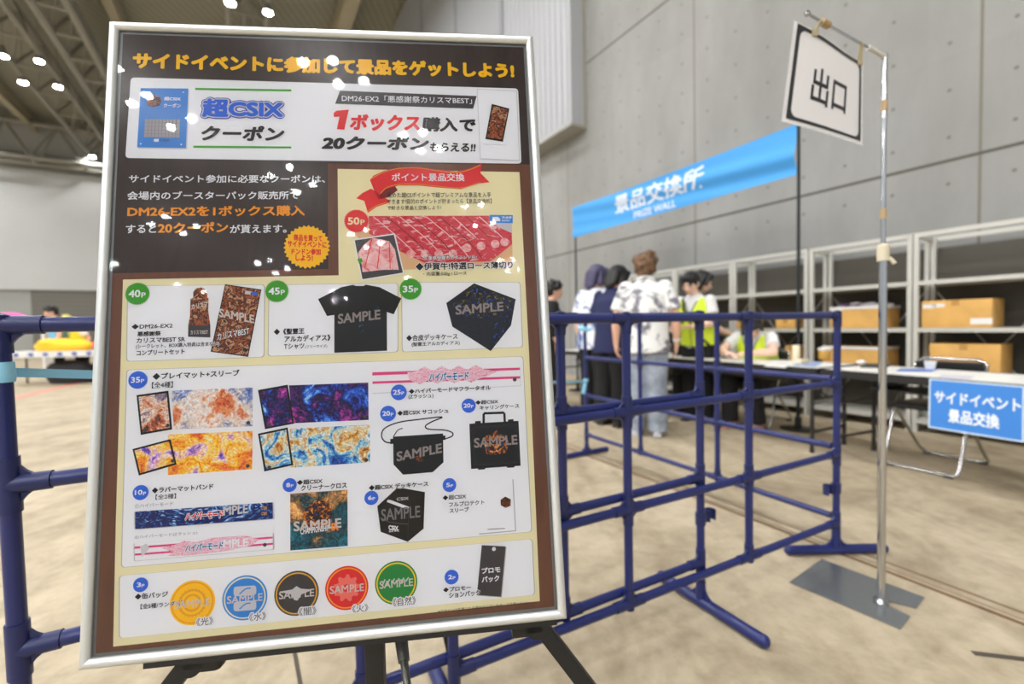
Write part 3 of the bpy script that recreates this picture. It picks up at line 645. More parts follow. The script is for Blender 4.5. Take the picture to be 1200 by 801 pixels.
def T(z, xl, yt, yb, xr, s, inkm, bold=.012, L=6, shear=0.0, outline=None, ob=.05, dy=0.0, z2=None):
    x0, y0 = px(z, xl, yt); _, y1 = px(z, xl, yb); X1, _ = px(z2 or z, xr, 0)
    u0, v1 = UVp(x0, y0); u0b, v0 = UVp(x0, y1); u0 = (u0 + u0b) / 2; vm = (v0 + v1) / 2; y = (y0 + y1) / 2
    for _ in range(6):
        u1, v = UVp(X1, y); y = proj(P3(u1, vm))[1]
    k = 0.0
    if dy: k = (UVp(X1, y + dy)[1] - UVp(X1, y)[1]) / (u1 - u0)
    w, h = u1 - u0, v1 - v0
    def put_(b, i, l):
        tv, tf = text_mesh(s, b, shear); tv0, _ = text_mesh(s, bold, shear)
        # same scale as the plain text, grown by the outline
        g = 0.0
        if b != bold: g = (b - bold) * h * .9
        PR_.add([P3(u0 - g + a * (w + 2 * g), v0 - g + c_ * (h + 2 * g) + k * a * w, .0002 + DL * l + lf) for a, c_, lf in tv], tf, INK[i])
    if outline:
        for j, (oi, obv) in enumerate(outline): put_(bold + obv, oi, L - len(outline) + j)
    put_(bold, inkm, L)
def disc(z, cx, cy, r, inkm, L, teeth=0, amp=.035):
    c = uv(z, cx, cy); e = uv(z, cx + r, cy); R = abs(e[0] - c[0]); n = teeth * 4 if teeth else 48
    lay([(c[0] + R * (1 + (amp * (1 if i % 4 < 2 else -1) if teeth else 0)) * math.cos(2 * math.pi * i / n), c[1] + R * (1 + (amp * (1 if i % 4 < 2 else -1) if teeth else 0)) * math.sin(2 * math.pi * i / n)) for i in range(n)], inkm, L)
    return R
def badge(z, cx, cy, r, num, inkm, tc='white', teeth=0):
    disc(z, cx, cy, r, inkm, 8, teeth); w = .60 if len(num) > 1 else .36
    T(z, cx - r * .72 if len(num) > 1 else cx - r * .48, cy - r * .30, cy + r * .32, cx + r * .26 if len(num) > 1 else cx + r * .08, num, tc, .03, 9)
    T(z, cx + r * .34 if len(num) > 1 else cx + r * .16, cy - r * .1, cy + r * .32, cx + r * .70 if len(num) > 1 else cx + r * .55, 'P', tc, .02, 9)
def stroke(z, pts, w, inkm, L):
    q = [Vector(uv(z, *p)) for p in pts]; o = Vector(uv(z, pts[0][0] + w, pts[0][1])); hw = (o - q[0]).length / 2; vs = []
    for i, p in enumerate(q):
        a = q[max(0, i - 1)]; b = q[min(len(q) - 1, i + 1)]; d = (b - a).normalized(); nn = Vector((-d.y, d.x)) * hw; vs += [p + nn, p - nn]
    PR_.add([P3(p.x, p.y, .0002 + DL * L) for p in vs], [[2 * i, 2 * i + 1, 2 * i + 3, 2 * i + 2] for i in range(len(q) - 1)], INK[inkm] if isinstance(inkm, str) else inkm)
def smooth_pts(p, n=6):
    out = []
    for i in range(len(p) - 1):
        a, b, c_, d = p[max(0, i - 1)], p[i], p[i + 1], p[min(len(p) - 1, i + 2)]
        for k in range(n):
            t = k / n; out.append(tuple(.5 * (2 * b[j] + (c_[j] - a[j]) * t + (2 * a[j] - 5 * b[j] + 4 * c_[j] - d[j]) * t * t + (3 * b[j] - a[j] - 3 * c_[j] + d[j]) * t ** 3) for j in (0, 1)))
    return out + [p[-1]]
# grounds
wood = art('ink_wood_brown', [(98, 62, 48), (118, 76, 58), (108, 68, 53)], 7, .4, 3, stretch=(4, 1, .6)); woodd = art('ink_wood_dark', [(52, 42, 40), (64, 52, 50), (58, 46, 44)], 7, .4, 5, stretch=(4, 1, .6))
e = .0135
lay([(-BW / 2 + e, -BH / 2 + e), (BW / 2 - e, -BH / 2 + e), (BW / 2 - e, BH / 2 - e), (-BW / 2 + e, BH / 2 - e)], wood, 0)
du = uv('C', 1138, 300)[0]; dv = uv('C', 600, 551)[1]; dv2 = uv('B', 900, 690)[1]
lay([(-BW / 2 + e, dv), (du, dv), (du, dv2), (BW / 2 - e, dv2), (BW / 2 - e, BH / 2 - e), (-BW / 2 + e, BH / 2 - e)], woodd, 1)
polyp([(395.7, 198), (608.7, 201.7), (615.5, 330), (620, 415), (632.5, 703.7), (133, 757), (136, 615), (144.5, 327.5), (397, 322.5)], 'cream', 2)
# title
T('P', 156.3, 61.5, 81.3, 602.5, 'サイドイベントに参加して景品をゲットしよう!', 'yellow', .062)
# coupon panel
rrect([(153.7, 91), (607, 104), (611, 192), (147.3, 185.3)], .006, 'white', 3)
poly('A', [(268, 342), (489, 343), (479, 621), (250, 618)], 'lgrey', 4)
poly('A', [(262, 335), (485, 337), (474, 616), (245, 612)], 'coupon', 5)
T('A', 372, 376, 393, 450, '超CSIX', 'white', .03); T('A', 370, 406, 425, 450, 'クーポン', 'white', .02)
emb = art('ink_emblem', [(240, 180, 90), (210, 100, 34), (60, 34, 26), (30, 22, 22), (40, 28, 26), (190, 84, 30), (236, 150, 60)], 330, 1.5, 4)
poly('A', [(290, 395), (300, 372), (312, 378), (325, 358), (338, 378), (352, 372), (358, 398), (350, 418), (318, 424), (294, 416)], emb, 6)
for k in range(4): poly('A', [(287, 438 + 10 * k), (460, 441 + 10 * k), (460, 443 + 10 * k), (287, 440 + 10 * k)], 'sky', 6)
poly('A', [(283, 480), (447, 482), (443, 567), (278, 564)], 'pgrey', 6)
for k in range(1, 10): poly('A', [(283 - k * .3 + k * 16.3, 481), (284.5 + k * 16.3, 481), (280 + k * 16.3, 566), (278.5 + k * 16.3, 566)], 'grey', 7)
for k in range(1, 5): poly('A', [(281, 480 + k * 17), (446, 482 + k * 17), (446, 483.2 + k * 17), (281, 481.2 + k * 17)], 'grey', 7)
poly('A', [(325, 573), (347, 573), (346, 586), (324, 586)], 'white', 6); T('A', 352, 574, 585, 398, 'CSIX', 'text', .01)
for c_ in ((278, 352), (462, 355), (263, 596), (452, 599)): disc('A', c_[0], c_[1], 4, 'white', 6)
poly('A', [(517, 334), (967, 341), (967, 350), (517, 343)], 'green', 5); poly('A', [(508, 604), (967, 608), (967, 617), (508, 614)], 'green', 5)
T('A', 550, 384, 472, 930, '超CSIX', 'blue', .05, 8, 0, [('navy', .11), ('lgrey', .06)])
T('A', 550, 430, 472, 930, '超CSIX', 'navy', .05, 1)
T('A', 545, 508, 580, 935, 'クーポン', 'text', .045, shear=.15)
poly('B', [(195, 347), (834, 372), (818, 431), (172, 408)], 'brand', 5)
T('B', 203, 366, 398, 812, 'DM26-EX2「悪感謝祭カリスマBEST」', 'white', .012)
poly('B', [(165, 452), (178, 441), (236, 436), (215, 529), (180, 527), (193, 468), (166, 470)], 'red', 6); T('B', 240, 456, 533, 568, 'ボックス', 'red', .05, shear=.12); T('B', 573, 470, 538, 830, '購入で', 'text', .045, shear=.12)
T('B', 107, 556, 622, 612, '20クーポン', 'text', .055, shear=.15); T('B', 615, 590, 632, 830, 'もらえる!!', 'text', .04, shear=.12)
# body copy
T('C', 207, 100, 138, 1125, 'サイドイベント参加に必要なクーポンは、', 'white', .024); T('C', 200, 178, 218, 1003, '会場内のブースターパック販売所で', 'white', .024)
T('C', 200, 247, 298, 1030, 'DM26-EX2を1ボックス購入', 'orange', .034); T('C', 193, 335, 374, 335, 'すると', 'white', .024); T('C', 343, 323, 374, 672, '20クーポン', 'orange', .036); T('C', 680, 334, 375, 945, 'が貰えます。', 'white', .024)
disc('C', 1040, 437, 104, 'yellow', 4, 30)
T('C', 978, 377, 408, 1112, '商品を買って', 'red', .035, dy=2); T('C', 950, 408, 438, 1132, 'サイドイベントに', 'red', .04, dy=2); T('C', 968, 444, 474, 1105, 'ドンドン参加', 'red', .04, dy=1); T('C', 987, 474, 502, 1068, 'しよう!', 'red', .04, dy=1)
# ribbon
rib = [(335, 125), (352, 104), (400, 82), (470, 66), (560, 64), (650, 76), (740, 85), (800, 72), (858, 48), (852, 92), (895, 135), (850, 140), (760, 167), (660, 160), (560, 150), (470, 150), (410, 166), (380, 195), (352, 168)]
poly('D', [(340, 165), (300, 185), (270, 210), (308, 222), (325, 278), (365, 250), (412, 235), (432, 225), (380, 190)], 'red', 4)
poly('D', [(352, 168), (375, 215), (420, 205), (465, 172), (450, 150), (395, 160)], 'dred', 4)
poly('D', rib, 'red', 5)
stroke('D', smooth_pts([(338, 120), (400, 88), (470, 71), (560, 69), (650, 81), (740, 90), (800, 77), (852, 55)]), 3, 'gold', 6)
stroke('D', smooth_pts([(385, 188), (412, 162), (470, 145), (560, 145), (660, 155), (760, 162), (850, 136)]), 3, 'gold', 6); stroke('D', [(325, 272), (365, 245), (412, 230)], 3, 'gold', 6)
T('D', 437, 93, 131, 777, 'ポイント景品交換', 'white', .02, 7)
T('D', 415, 183, 207, 902, '集めた超CSポイントで超プレミアムな景品を入手', 'text', .006); T('D', 415, 214, 237, 904, 'できます!目的のポイントが貯まったら【景品交換所】', 'text', .006); T('D', 415, 245, 265, 668, 'で好きな景品と交換しよう!', 'text', .006)
# meat photographs
meat = art('ink_marbled_meat', [(168, 24, 40), (200, 40, 58), (222, 70, 88), (206, 44, 62), (240, 190, 196), (250, 222, 222)], 40, 1.6, 2, stretch=(1, 1, 2.4), detail=6)
meat2 = art('ink_sliced_meat', [(214, 96, 104), (236, 160, 164), (246, 214, 214), (206, 80, 92)], 60, 1, 6)
poly('D', [(330, 294), (998, 290), (1003, 520), (480, 545), (400, 500), (255, 372)], 'wood', 3)
poly('D', [(330, 293), (890, 291), (935, 345), (998, 372), (1000, 425), (900, 505), (590, 512), (480, 460), (330, 375)], meat, 4)
poly('D', [(890, 291), (998, 290), (999, 372), (935, 345)], 'lgrey', 4)
for k in range(9):
    x0 = 350 + k * 62; stroke('D', smooth_pts([(x0, 296), (x0 + 60, 345), (x0 + 130, 405), (x0 + 200, min(498, 470 + k * 4))] if k < 6 else [(x0, 296), (x0 + 50, 340), (min(985, x0 + 110), 395)]), 4, 'dred' if k % 2 else 'mfat', 5)
    if k < 8: disc('D', min(965, x0 + 175 + k * 4), 478 - k * 9 if k > 3 else 470, 20, meat2, 5)
poly('D', [(258, 402), (452, 374), (496, 562), (296, 597)], 'white', 5); poly('D', [(264, 407), (447, 381), (489, 558), (300, 589)], 'brand', 6)
poly('D', [(276, 472), (305, 430), (345, 396), (385, 402), (425, 412), (452, 450), (470, 545), (400, 545), (300, 556), (296, 520)], meat2, 7)
poly('D', [(276, 495), (296, 490), (302, 508), (284, 516)], 'green', 8)
for a, b in (((345, 400), (310, 540)), ((385, 405), (370, 540)), ((425, 415), (430, 540))): stroke('D', [a, b], 4, 'red', 8)
poly('D', [(895, 288), (1003, 289), (1003, 327), (895, 325)], 'sky', 6); poly('D', [(908, 298), (934, 298), (944, 308), (944, 318), (908, 317)], 'white', 7); T('D', 952, 295, 307, 998, '冷凍便', 'white', .02, 7); T('D', 952, 311, 319, 990, '商品発送', 'white', .01, 7)
T('D', 588, 481, 500, 834, '三重県伊賀市のブランド牛!', 'white', .02, 8, 0, [('black', .05)])
T('D', 548, 513, 549, 1003, '◆伊賀牛!特選ロース薄切り', 'black', .03, 8, 0, [('white', .07)]); T('D', 585, 555, 577, 788, '・内容量:500g / ロース', 'text', .006, 8)
badge('D', 272, 317, 56, '50', 'red', 'cream', 30)
# prize cards
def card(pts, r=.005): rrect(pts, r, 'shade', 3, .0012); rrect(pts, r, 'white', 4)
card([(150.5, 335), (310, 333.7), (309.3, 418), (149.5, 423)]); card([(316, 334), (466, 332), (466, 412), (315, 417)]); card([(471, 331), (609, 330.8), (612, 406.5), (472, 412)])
T('E', 140, 279, 304, 332, '◆DM26-EX2', 'text', .022); T('E', 167, 314, 337, 277, '悪感謝祭', 'text', .032); T('E', 163, 344, 368, 390, 'カリスマBEST SR', 'text', .026)
T('E', 160, 373, 397, 550, '(シークレット、BOX購入特典は含まない)', 'text', .022, 7, 0, [('white', .08)]); T('E', 163, 401, 427, 388, 'コンプリートセット', 'text', .030)
boxart = art('ink_box_art', [(30, 22, 22), (90, 50, 36), (196, 104, 56), (60, 38, 34), (120, 56, 40), (226, 176, 130), (80, 50, 44), (36, 26, 26)], 110, .6, 8, detail=9)
poly('E', [(428, 130), (440, 112), (465, 107), (486, 116), (494, 140), (494, 156), (500, 158), (498, 215), (508, 285), (508, 341), (404, 338), (405, 280), (413, 240), (415, 160), (428, 156)], boxart, 5)
poly('E', [(405, 282), (508, 287), (508, 341), (404, 338)], 'brand', 6); T('E', 416, 308, 328, 498, 'カリスマBEST', 'samplew', .02, 7); T('E', 420, 185, 212, 496, 'カリスマ', 'samplew', .03, 7, dy=-3)
poly('E', [(577, 92), (747, 117), (685, 432), (509, 408)], 'black', 5); poly('E', [(581, 97), (742, 121), (681, 427), (515, 404)], boxart, 6)
T('E', 550, 205, 245, 714, 'SAMPLE', 'samplew', .03, 7, dy=9); T('E', 541, 322, 355, 690, 'カリスマBEST', 'white', .02, 8, 0, [('black', .07)], dy=-6); poly('E', [(672, 122), (698, 126), (696, 142), (670, 138)], 'lgrey', 7); poly('E', [(704, 127), (728, 131), (726, 146), (702, 142)], 'blue', 7)
badge('E', 168, 137, 56, '40', 'green', 'white', 34); badge('E', 820, 125, 54, '45', 'green', 'white', 34); badge('F', 445, 115, 51, '35', 'green', 'white', 34)
T('E', 805, 301, 330, 948, '◆《聖霊王', 'text', .032); T('E', 855, 334, 364, 1070, 'アルカディアス》', 'text', .032); T('E', 853, 371, 397, 948, 'Tシャツ', 'text', .026); T('E', 952, 377, 394, 1055, '(フリーサイズ)', 'text', .006)
tee = art('ink_tee_black', [(18, 18, 18), (24, 24, 24), (18, 20, 22)], 40, 1, 1)
poly('F', [(120, 106), (175, 95), (190, 100), (225, 100), (236, 94), (300, 106), (402, 158), (366, 233), (334, 222), (335, 403), (88, 413), (88, 236), (54, 241), (12, 162)], tee, 5)
dots = art('ink_tee_print', [(60, 140, 170), (32, 50, 60), (20, 20, 22), (19, 19, 20), (20, 20, 22), (32, 36, 44), (90, 80, 44)], 130, 1, 3); poly('F', [(190, 190), (295, 182), (300, 320), (200, 325)], dots, 6)
T('F', 105, 232, 279, 304, 'SAMPLE', 'sample', .03, 7, dy=-4)
poly('F', [(742, 88), (937, 162), (915, 285), (820, 405), (640, 290), (612, 180)], art('ink_case_leather', [(24, 25, 34), (30, 32, 44), (24, 26, 36)], 50, 1, 3), 5)
case2 = art('ink_case_print', [(190, 160, 60), (110, 96, 40), (28, 30, 40), (24, 25, 34), (26, 28, 40), (34, 60, 140), (60, 120, 210)], 90, 2.4, 9); poly('F', [(742, 96), (925, 166), (880, 250), (700, 250), (640, 190)], case2, 6)
poly('F', [(930, 165), (912, 282), (825, 392), (840, 280), (880, 250)], art('ink_case_side', [(60, 130, 200), (34, 64, 150), (26, 28, 40), (24, 26, 38), (28, 32, 50), (40, 80, 170)], 70, 2.4, 12), 6)
T('F', 655, 192, 236, 880, 'SAMPLE', 'sample', .03, 7, dy=-3)
T('F', 425, 330, 359, 665, '◆合皮デッキケース', 'text', .026); T('F', 450, 364, 386, 675, '(聖霊王アルカディアス)', 'text', .022)
# big card
card([(149.6, 433.5), (612.3, 417.5), (622.5, 622.3), (143.3, 664)])
def seal(z, x, y): disc(z, x, y, 9, 'brand', 8)
badge('G', 170, 542, 44, '35', 'blue') if False else badge('E', 170, 540, 44, '35', 'blue')
T('E', 238, 508, 540, 645, '◆プレイマット+スリーブ', 'text', .030); T('G', 235, 150, 180, 333, '【全4種】', 'text', .008)
a1 = art('ink_art_orange', [(90, 120, 200), (150, 160, 196), (216, 206, 202), (240, 226, 218), (226, 150, 100), (214, 106, 60), (150, 60, 50)], 24, .6, 21, detail=3, fine=110)
a1b = art('ink_art_orange_small', [(70, 80, 140), (150, 130, 140), (236, 214, 204), (226, 180, 150), (200, 104, 64), (90, 56, 52)], 50, .6, 22, detail=3, fine=170)
a2 = art('ink_art_yellow', [(70, 80, 200), (130, 90, 200), (226, 180, 220), (250, 220, 140), (252, 190, 40), (240, 140, 44), (214, 60, 60)], 30, .8, 23, detail=3, fine=130)
a3 = art('ink_art_violet', [(150, 210, 250), (50, 110, 220), (30, 50, 150), (34, 22, 70), (84, 30, 110), (170, 50, 150), (224, 90, 190)], 26, 1.4, 24, detail=4, fine=100)
a4 = art('ink_art_gold', [(30, 70, 160), (50, 120, 200), (130, 196, 226), (230, 226, 206), (226, 190, 130), (206, 140, 56), (120, 70, 40)], 30, 1.6, 25, detail=4, fine=120)
poly('G', [(325, 190), (706, 175), (706, 356), (338, 372)], a1, 5); poly('G', [(163, 211), (312, 190), (330, 371), (183, 397)], 'black', 6); poly('G', [(173, 219), (304, 201), (320, 363), (191, 386)], a1b, 7)
poly('G', [(310, 395), (705, 378), (704, 557), (310, 585)], a2, 5); poly('G', [(144, 463), (322, 416), (351, 535), (174, 587)], 'black', 6); poly('G', [(155, 469), (315, 427), (340, 528), (181, 575)], a2, 7)
poly('P', [(339, 451.3), (431.7, 448), (432.2, 491.7), (343, 495.6)], a3, 5); poly('G', [(731, 187), (870, 162), (901, 344), (764, 370)], 'black', 6); poly('G', [(741, 195), (863, 173), (890, 337), (772, 360)], a3, 7)
poly('P', [(340, 502), (433.4, 497.2), (433.9, 541.2), (340, 547.6)], a4, 5); poly('G', [(731, 391), (870, 362), (896, 538), (761, 568)], 'black', 6); poly('G', [(741, 398), (863, 373), (886, 531), (770, 557)], a4, 7)
for z, x, y in (('G', 686, 340), ('G', 310, 352), ('G', 684, 542), ('G', 205, 375), ('G', 785, 350), ('G', 785, 548), ('H', 232, 312), ('H', 238, 514), ('G', 333, 518)): seal(z, x, y)
T('G', 330, 200, 207, 363, 'デュエマ', 'text', .01)
# towel
burst = art('ink_pink_burst', [(238, 238, 242), (226, 70, 130), (240, 236, 240), (236, 120, 170), (242, 240, 244)], 90, 2.5, 31, stretch=(1, 1, 3))
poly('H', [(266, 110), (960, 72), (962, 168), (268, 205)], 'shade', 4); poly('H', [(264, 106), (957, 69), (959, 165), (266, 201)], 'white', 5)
poly('H', [(266, 104), (957, 82), (957, 93), (266, 119)], 'pink', 6); poly('H', [(267, 147), (958, 122), (958, 133), (267, 158)], 'pink', 6)
zz = [(430, 105)] + [(470 + 40 * k, (78 if k % 2 else 100) - k * 1.2) for k in range(9)] + [(850, 100), (800, 125)] + [(770 - 40 * k, (152 if k % 2 else 132) + k * 1.2) for k in range(8)] + [(440, 140)]
poly('H', zz, burst, 7)
T('H', 530, 108, 148, 718, 'ハイパーモード', 'teal', .04, 9, .2, [('white', .07)]); seal('H', 932, 138)
badge('H', 390, 198, 37, '25', 'blue'); T('H', 437, 182, 206, 820, '◆ハイパーモードマフラータオル', 'text', .030); T('H', 435, 209, 232, 552, '(Zラッシュ)', 'text', .022)
badge('H', 340, 297, 37, '20', 'blue'); T('H', 383, 284, 308, 622, '◆超CSIX サコッシュ', 'text', .030)
stroke('H', smooth_pts([(357, 435), (325, 428), (309, 400), (325, 365), (390, 338), (480, 325), (592, 313), (545, 335), (515, 355), (530, 370), (600, 374), (638, 385), (640, 402), (606, 416)]), 6, 'black', 5)
stroke('H', smooth_pts([(365, 405), (385, 375), (408, 366)]), 5, 'brand', 5)
poly('H', [(363, 405), (597, 390), (599, 525), (549, 571), (410, 583), (365, 535)], 'black', 5); poly('H', [(350, 416), (366, 414), (366, 438), (350, 440)], 'black', 5); poly('H', [(594, 400), (608, 399), (608, 420), (594, 421)], 'black', 5)
poly('H', [(466, 500), (485, 488), (506, 497), (500, 520), (472, 524)], emb, 6); T('H', 380, 476, 522, 592, 'SAMPLE', 'sample', .03, 7, dy=-7)
badge('H', 717, 260, 33, '20', 'blue'); T('H', 748, 236, 256, 855, '◆超CSIX', 'text', .030); T('H', 768, 260, 281, 953, 'キャリングケース', 'text', .026)
poly('H', [(720, 345), (746, 343), (748, 333), (772, 331), (774, 341), (900, 334), (902, 325), (926, 323), (927, 332), (950, 331), (960, 541), (932, 543), (930, 549), (897, 551), (895, 545), (795, 552), (793, 558), (762, 560), (760, 554), (728, 556)], 'black', 5)
stroke('H', [(787, 345), (787, 300), (790, 296), (880, 293), (884, 297), (886, 340)], 11, 'black', 5)
stroke('H', [(738, 362), (938, 350), (945, 525), (745, 537), (738, 362)], 2, 'brand', 6)
gem = art('ink_case_emblem', [(50, 90, 190), (40, 50, 90), (26, 24, 26), (60, 34, 28), (210, 110, 40), (240, 176, 80), (200, 196, 190)], 150, 1.2, 37)
poly('H', [(785, 420), (800, 400), (825, 395), (845, 375), (868, 392), (895, 400), (905, 440), (890, 478), (850, 490), (800, 486)], gem, 6); T('H', 742, 412, 458, 945, 'SAMPLE', 'sample', .03, 7, dy=-1)
badge('I', 303, 146, 37, '10', 'blue'); T('I', 355, 123, 151, 642, '◆ラバーマットバンド', 'text', .030); T('I', 372, 156, 180, 468, '【全2種】', 'text', .010)
T('I', 276, 201, 219, 455, '①ハイパーモード', 'grey', .0)
bolt = art('ink_lightning', [(120, 190, 245), (240, 248, 255), (70, 160, 235), (14, 44, 130), (11, 28, 96), (10, 26, 90), (14, 44, 130), (70, 160, 235), (240, 248, 255)], 34, 2.4, 41, stretch=(1, 1, 2.4), detail=6)
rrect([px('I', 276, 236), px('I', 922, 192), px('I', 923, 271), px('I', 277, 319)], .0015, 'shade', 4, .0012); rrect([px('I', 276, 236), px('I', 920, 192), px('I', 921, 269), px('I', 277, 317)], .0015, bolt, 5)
T('I', 512, 240, 277, 690, 'ハイパーモード', 'red', .04, 9, .2, [('white', .08)]); T('I', 690, 212, 254, 805, 'MPLE', 'lgrey', .03, 8, dy=-1)
for y in (212, 238): T('I', 868, y, y + 14, 895, 'CSIX', 'gold', .02, 8)
T('I', 275, 348, 366, 568, '②ハイパーモード(Zラッシュ)', 'grey', .0)
rrect([px('I', 273, 384), px('I', 922, 338), px('I', 923, 413), px('I', 275, 467)], .0015, 'shade', 4, .0012); rrect([px('I', 273, 384), px('I', 920, 338), px('I', 921, 411), px('I', 275, 465)], .0015, 'white', 5)
poly('I', [(274, 399), (920, 352), (920, 361), (274, 409)], 'pink', 6); poly('I', [(275, 432), (921, 381), (921, 390), (275, 441)], 'pink', 6)
poly('I', [(400, 405), (480, 385), (505, 370), (560, 378), (640, 358), (720, 352), (800, 348), (860, 365), (820, 392), (740, 412), (660, 425), (600, 432), (520, 440), (430, 442), (455, 425)], burst, 7); poly('I', [(300, 400), (330, 384), (345, 405), (310, 448)], 'lgrey', 7)
T('I', 512, 388, 424, 690, 'ハイパーモード', 'teal', .04, 9, .2, [('white', .08)]); T('I', 690, 368, 405, 805, 'MPLE', 'white', .03, 8); seal('I', 884, 390)
badge('I', 1000, 111, 33, '8', 'blue'); T('I', 1033, 88, 112, 1153, '◆超CSIX', 'text', .030); T('G', 932, 633, 659, 1147, 'クリーナークロス', 'text', .030)
cloth = art('ink_cloth_art', [(10, 44, 56), (14, 70, 90), (20, 110, 130), (18, 92, 112), (16, 78, 94), (24, 70, 80), (150, 110, 70), (244, 180, 110)], 17, 1.0, 51, detail=5, fine=120)
poly('P', [(340.5, 578), (407.4, 573.3), (407.8, 639), (340.5, 644.3)], cloth, 5); poly('I', [(1060, 240), (1090, 205), (1115, 185), (1140, 178), (1165, 188), (1190, 200), (1200, 250), (1185, 300), (1110, 318), (1065, 300)], gem, 6)
T('P', 344.5, 610.5, 622, 400.5, 'SAMPLE', 'samplew', .03, 8); T('I', 1050, 314, 343, 1185, 'CHAMPIONSHIP', 'white', .03, 8, 0, [('black', .08)], dy=-2); T('J', 76, 289, 324, 108, 'IX', 'orange', .04, 8, 0, [('red', .06)])
badge('J', 262, 171, 33, '6', 'blue'); T('J', 250, 112, 137, 528, '◆超CSIX デッキケース', 'text', .030, 8)
poly('J', [(372, 134), (380, 126), (395, 128), (410, 126), (512, 144), (506, 315), (432, 377), (305, 330), (289, 210)], 'black', 5); poly('J', [(289, 210), (372, 134), (512, 144), (435, 226)], 'text', 6)
stroke('J', [(435, 226), (432, 377)], 1.6, 'brand', 7); stroke('J', smooth_pts([(296, 262), (350, 285), (434, 294)]), 1.4, 'grey', 7)
poly('J', [(334, 190), (338, 180), (352, 181), (437, 213), (436, 222), (424, 223)], 'white', 7); T('J', 380, 170, 184, 436, 'CSIX', 'lgrey', .02, 7); T('J', 342, 298, 320, 388, 'CSIX', 'white', .05, 8, dy=2); T('J', 342, 322, 332, 392, '公式', 'white', .02, 8)
T('J', 308, 224, 280, 490, 'SAMPLE', 'grey', .02, 8, dy=-1)
badge('J', 627, 111, 32, '5', 'blue'); T('J', 595, 160, 183, 705, '◆超CSIX', 'text', .026); T('J', 625, 192, 214, 790, 'フルプロテクト', 'text', .026); T('J', 627, 220, 242, 718, 'スリーブ', 'text', .030)
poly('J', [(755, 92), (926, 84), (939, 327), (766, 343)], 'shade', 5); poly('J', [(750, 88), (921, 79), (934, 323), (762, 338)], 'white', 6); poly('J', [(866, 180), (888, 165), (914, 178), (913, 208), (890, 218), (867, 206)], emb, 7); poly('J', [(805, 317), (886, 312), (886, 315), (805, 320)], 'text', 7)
# bottom card
card([(141, 674), (623, 631), (626, 696), (141, 747)])
badge('K', 303, 257, 35, '3', 'blue'); T('K', 275, 300, 328, 430, '◆缶バッジ', 'text', .030); T('K', 303, 347, 371, 500, '【全5種/ランダム】', 'text', .022, 9, 0, [('white', .07)])
def can(z, cx, cy, r, base, rim, mark, lab, lx, ly, lyb, lxr):
    disc(z, cx, cy, r, base, 5); disc(z, cx, cy, r * .93, rim, 6); disc(z, cx, cy, r * .87, base, 7)
    if mark == 'sun':
        for k, q in enumerate((.62, .52, .40, .30)): disc(z, cx, cy, r * q, 'gold' if k % 2 == 0 else base, 8 + .3 * k, 24 if k == 0 else 0)
    if mark == 'can':
        for dy in (-32, 38): rrect([px(z, cx - 52, cy + dy - 20), px(z, cx + 54, cy + dy - 27), px(z, cx + 54, cy + dy + 18), px(z, cx - 52, cy + dy + 25)], .004, 'lgrey', 8); stroke(z, smooth_pts([(cx - 25, cy + dy + 14), (cx + 5, cy + dy - 10), (cx + 28, cy + dy - 14)]), 6, 'sky', 9)
    if mark == 'wing': poly(z, [(cx - 80, cy - 8), (cx - 20, cy - 18), (cx, cy - 34), (cx + 20, cy - 22), (cx + 78, cy - 18), (cx + 24, cy + 4), (cx + 4, cy + 34), (cx - 12, cy + 30), (cx - 22, cy + 6)], 'lgrey', 8)
    if mark == 'gear': disc(z, cx, cy, r * .55, ink('pale_red', (240, 120, 110)), 8, 9, .13); disc(z, cx, cy, r * .18, base, 9)
    if mark == 'leaf':
        for q in range(6): stroke(z, [(cx - 66 + 22 * q, cy + 14 - q * 4), (cx - 52 + 22 * q, cy - 16 - q * 2)], 6, 'lgrey', 8)
    T(z, cx - r * .78, cy - 14 + 6, cy + 20 + 8, cx + r * .8, 'SAMPLE', 'samplew', .02, 10)
    T(z, lx, ly, lyb, lxr, lab, 'text', .004, 12, 0, [('white', .14)])
can('K', 545, 341, 106, 'yellow', ink('amber', (240, 164, 20)), 'sun', '《光》', 565, 412, 449, 643)
can('K', 790, 318, 105, 'sky', 'cream', 'can', '《水》', 812, 389, 427, 890); can('K', 1032, 297, 104, 'brand', 'gold', 'wing', '《闇》', 1043, 364, 402, 1125)
can('L', 147, 272, 101, 'red', 'orange', 'gear', '《火》', 172, 351, 387, 248); can('L', 378, 248, 99, 'fgreen', 'yellow', 'leaf', '《自然》', 362, 319, 358, 470)
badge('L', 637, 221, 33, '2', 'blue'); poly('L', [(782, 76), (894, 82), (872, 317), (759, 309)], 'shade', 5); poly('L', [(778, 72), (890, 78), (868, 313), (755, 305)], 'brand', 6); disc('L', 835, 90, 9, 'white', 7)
T('L', 778, 178, 206, 865, 'プロモ', 'white', .04, 8); T('L', 778, 219, 248, 860, 'パック', 'white', .04, 8)
T('L', 597, 270, 293, 728, '◆プロモー', 'text', .030, 9); T('L', 625, 293, 320, 770, 'ションパック', 'text', .030, 9, 0, [('white', .07)])
T('L', 573, 375, 391, 1008, '※デザインは変更になる場合がございます。ご了承ください。', 'text', .0, 5)
PR_.build('poster_print', None, pb, world=True, smooth=False)
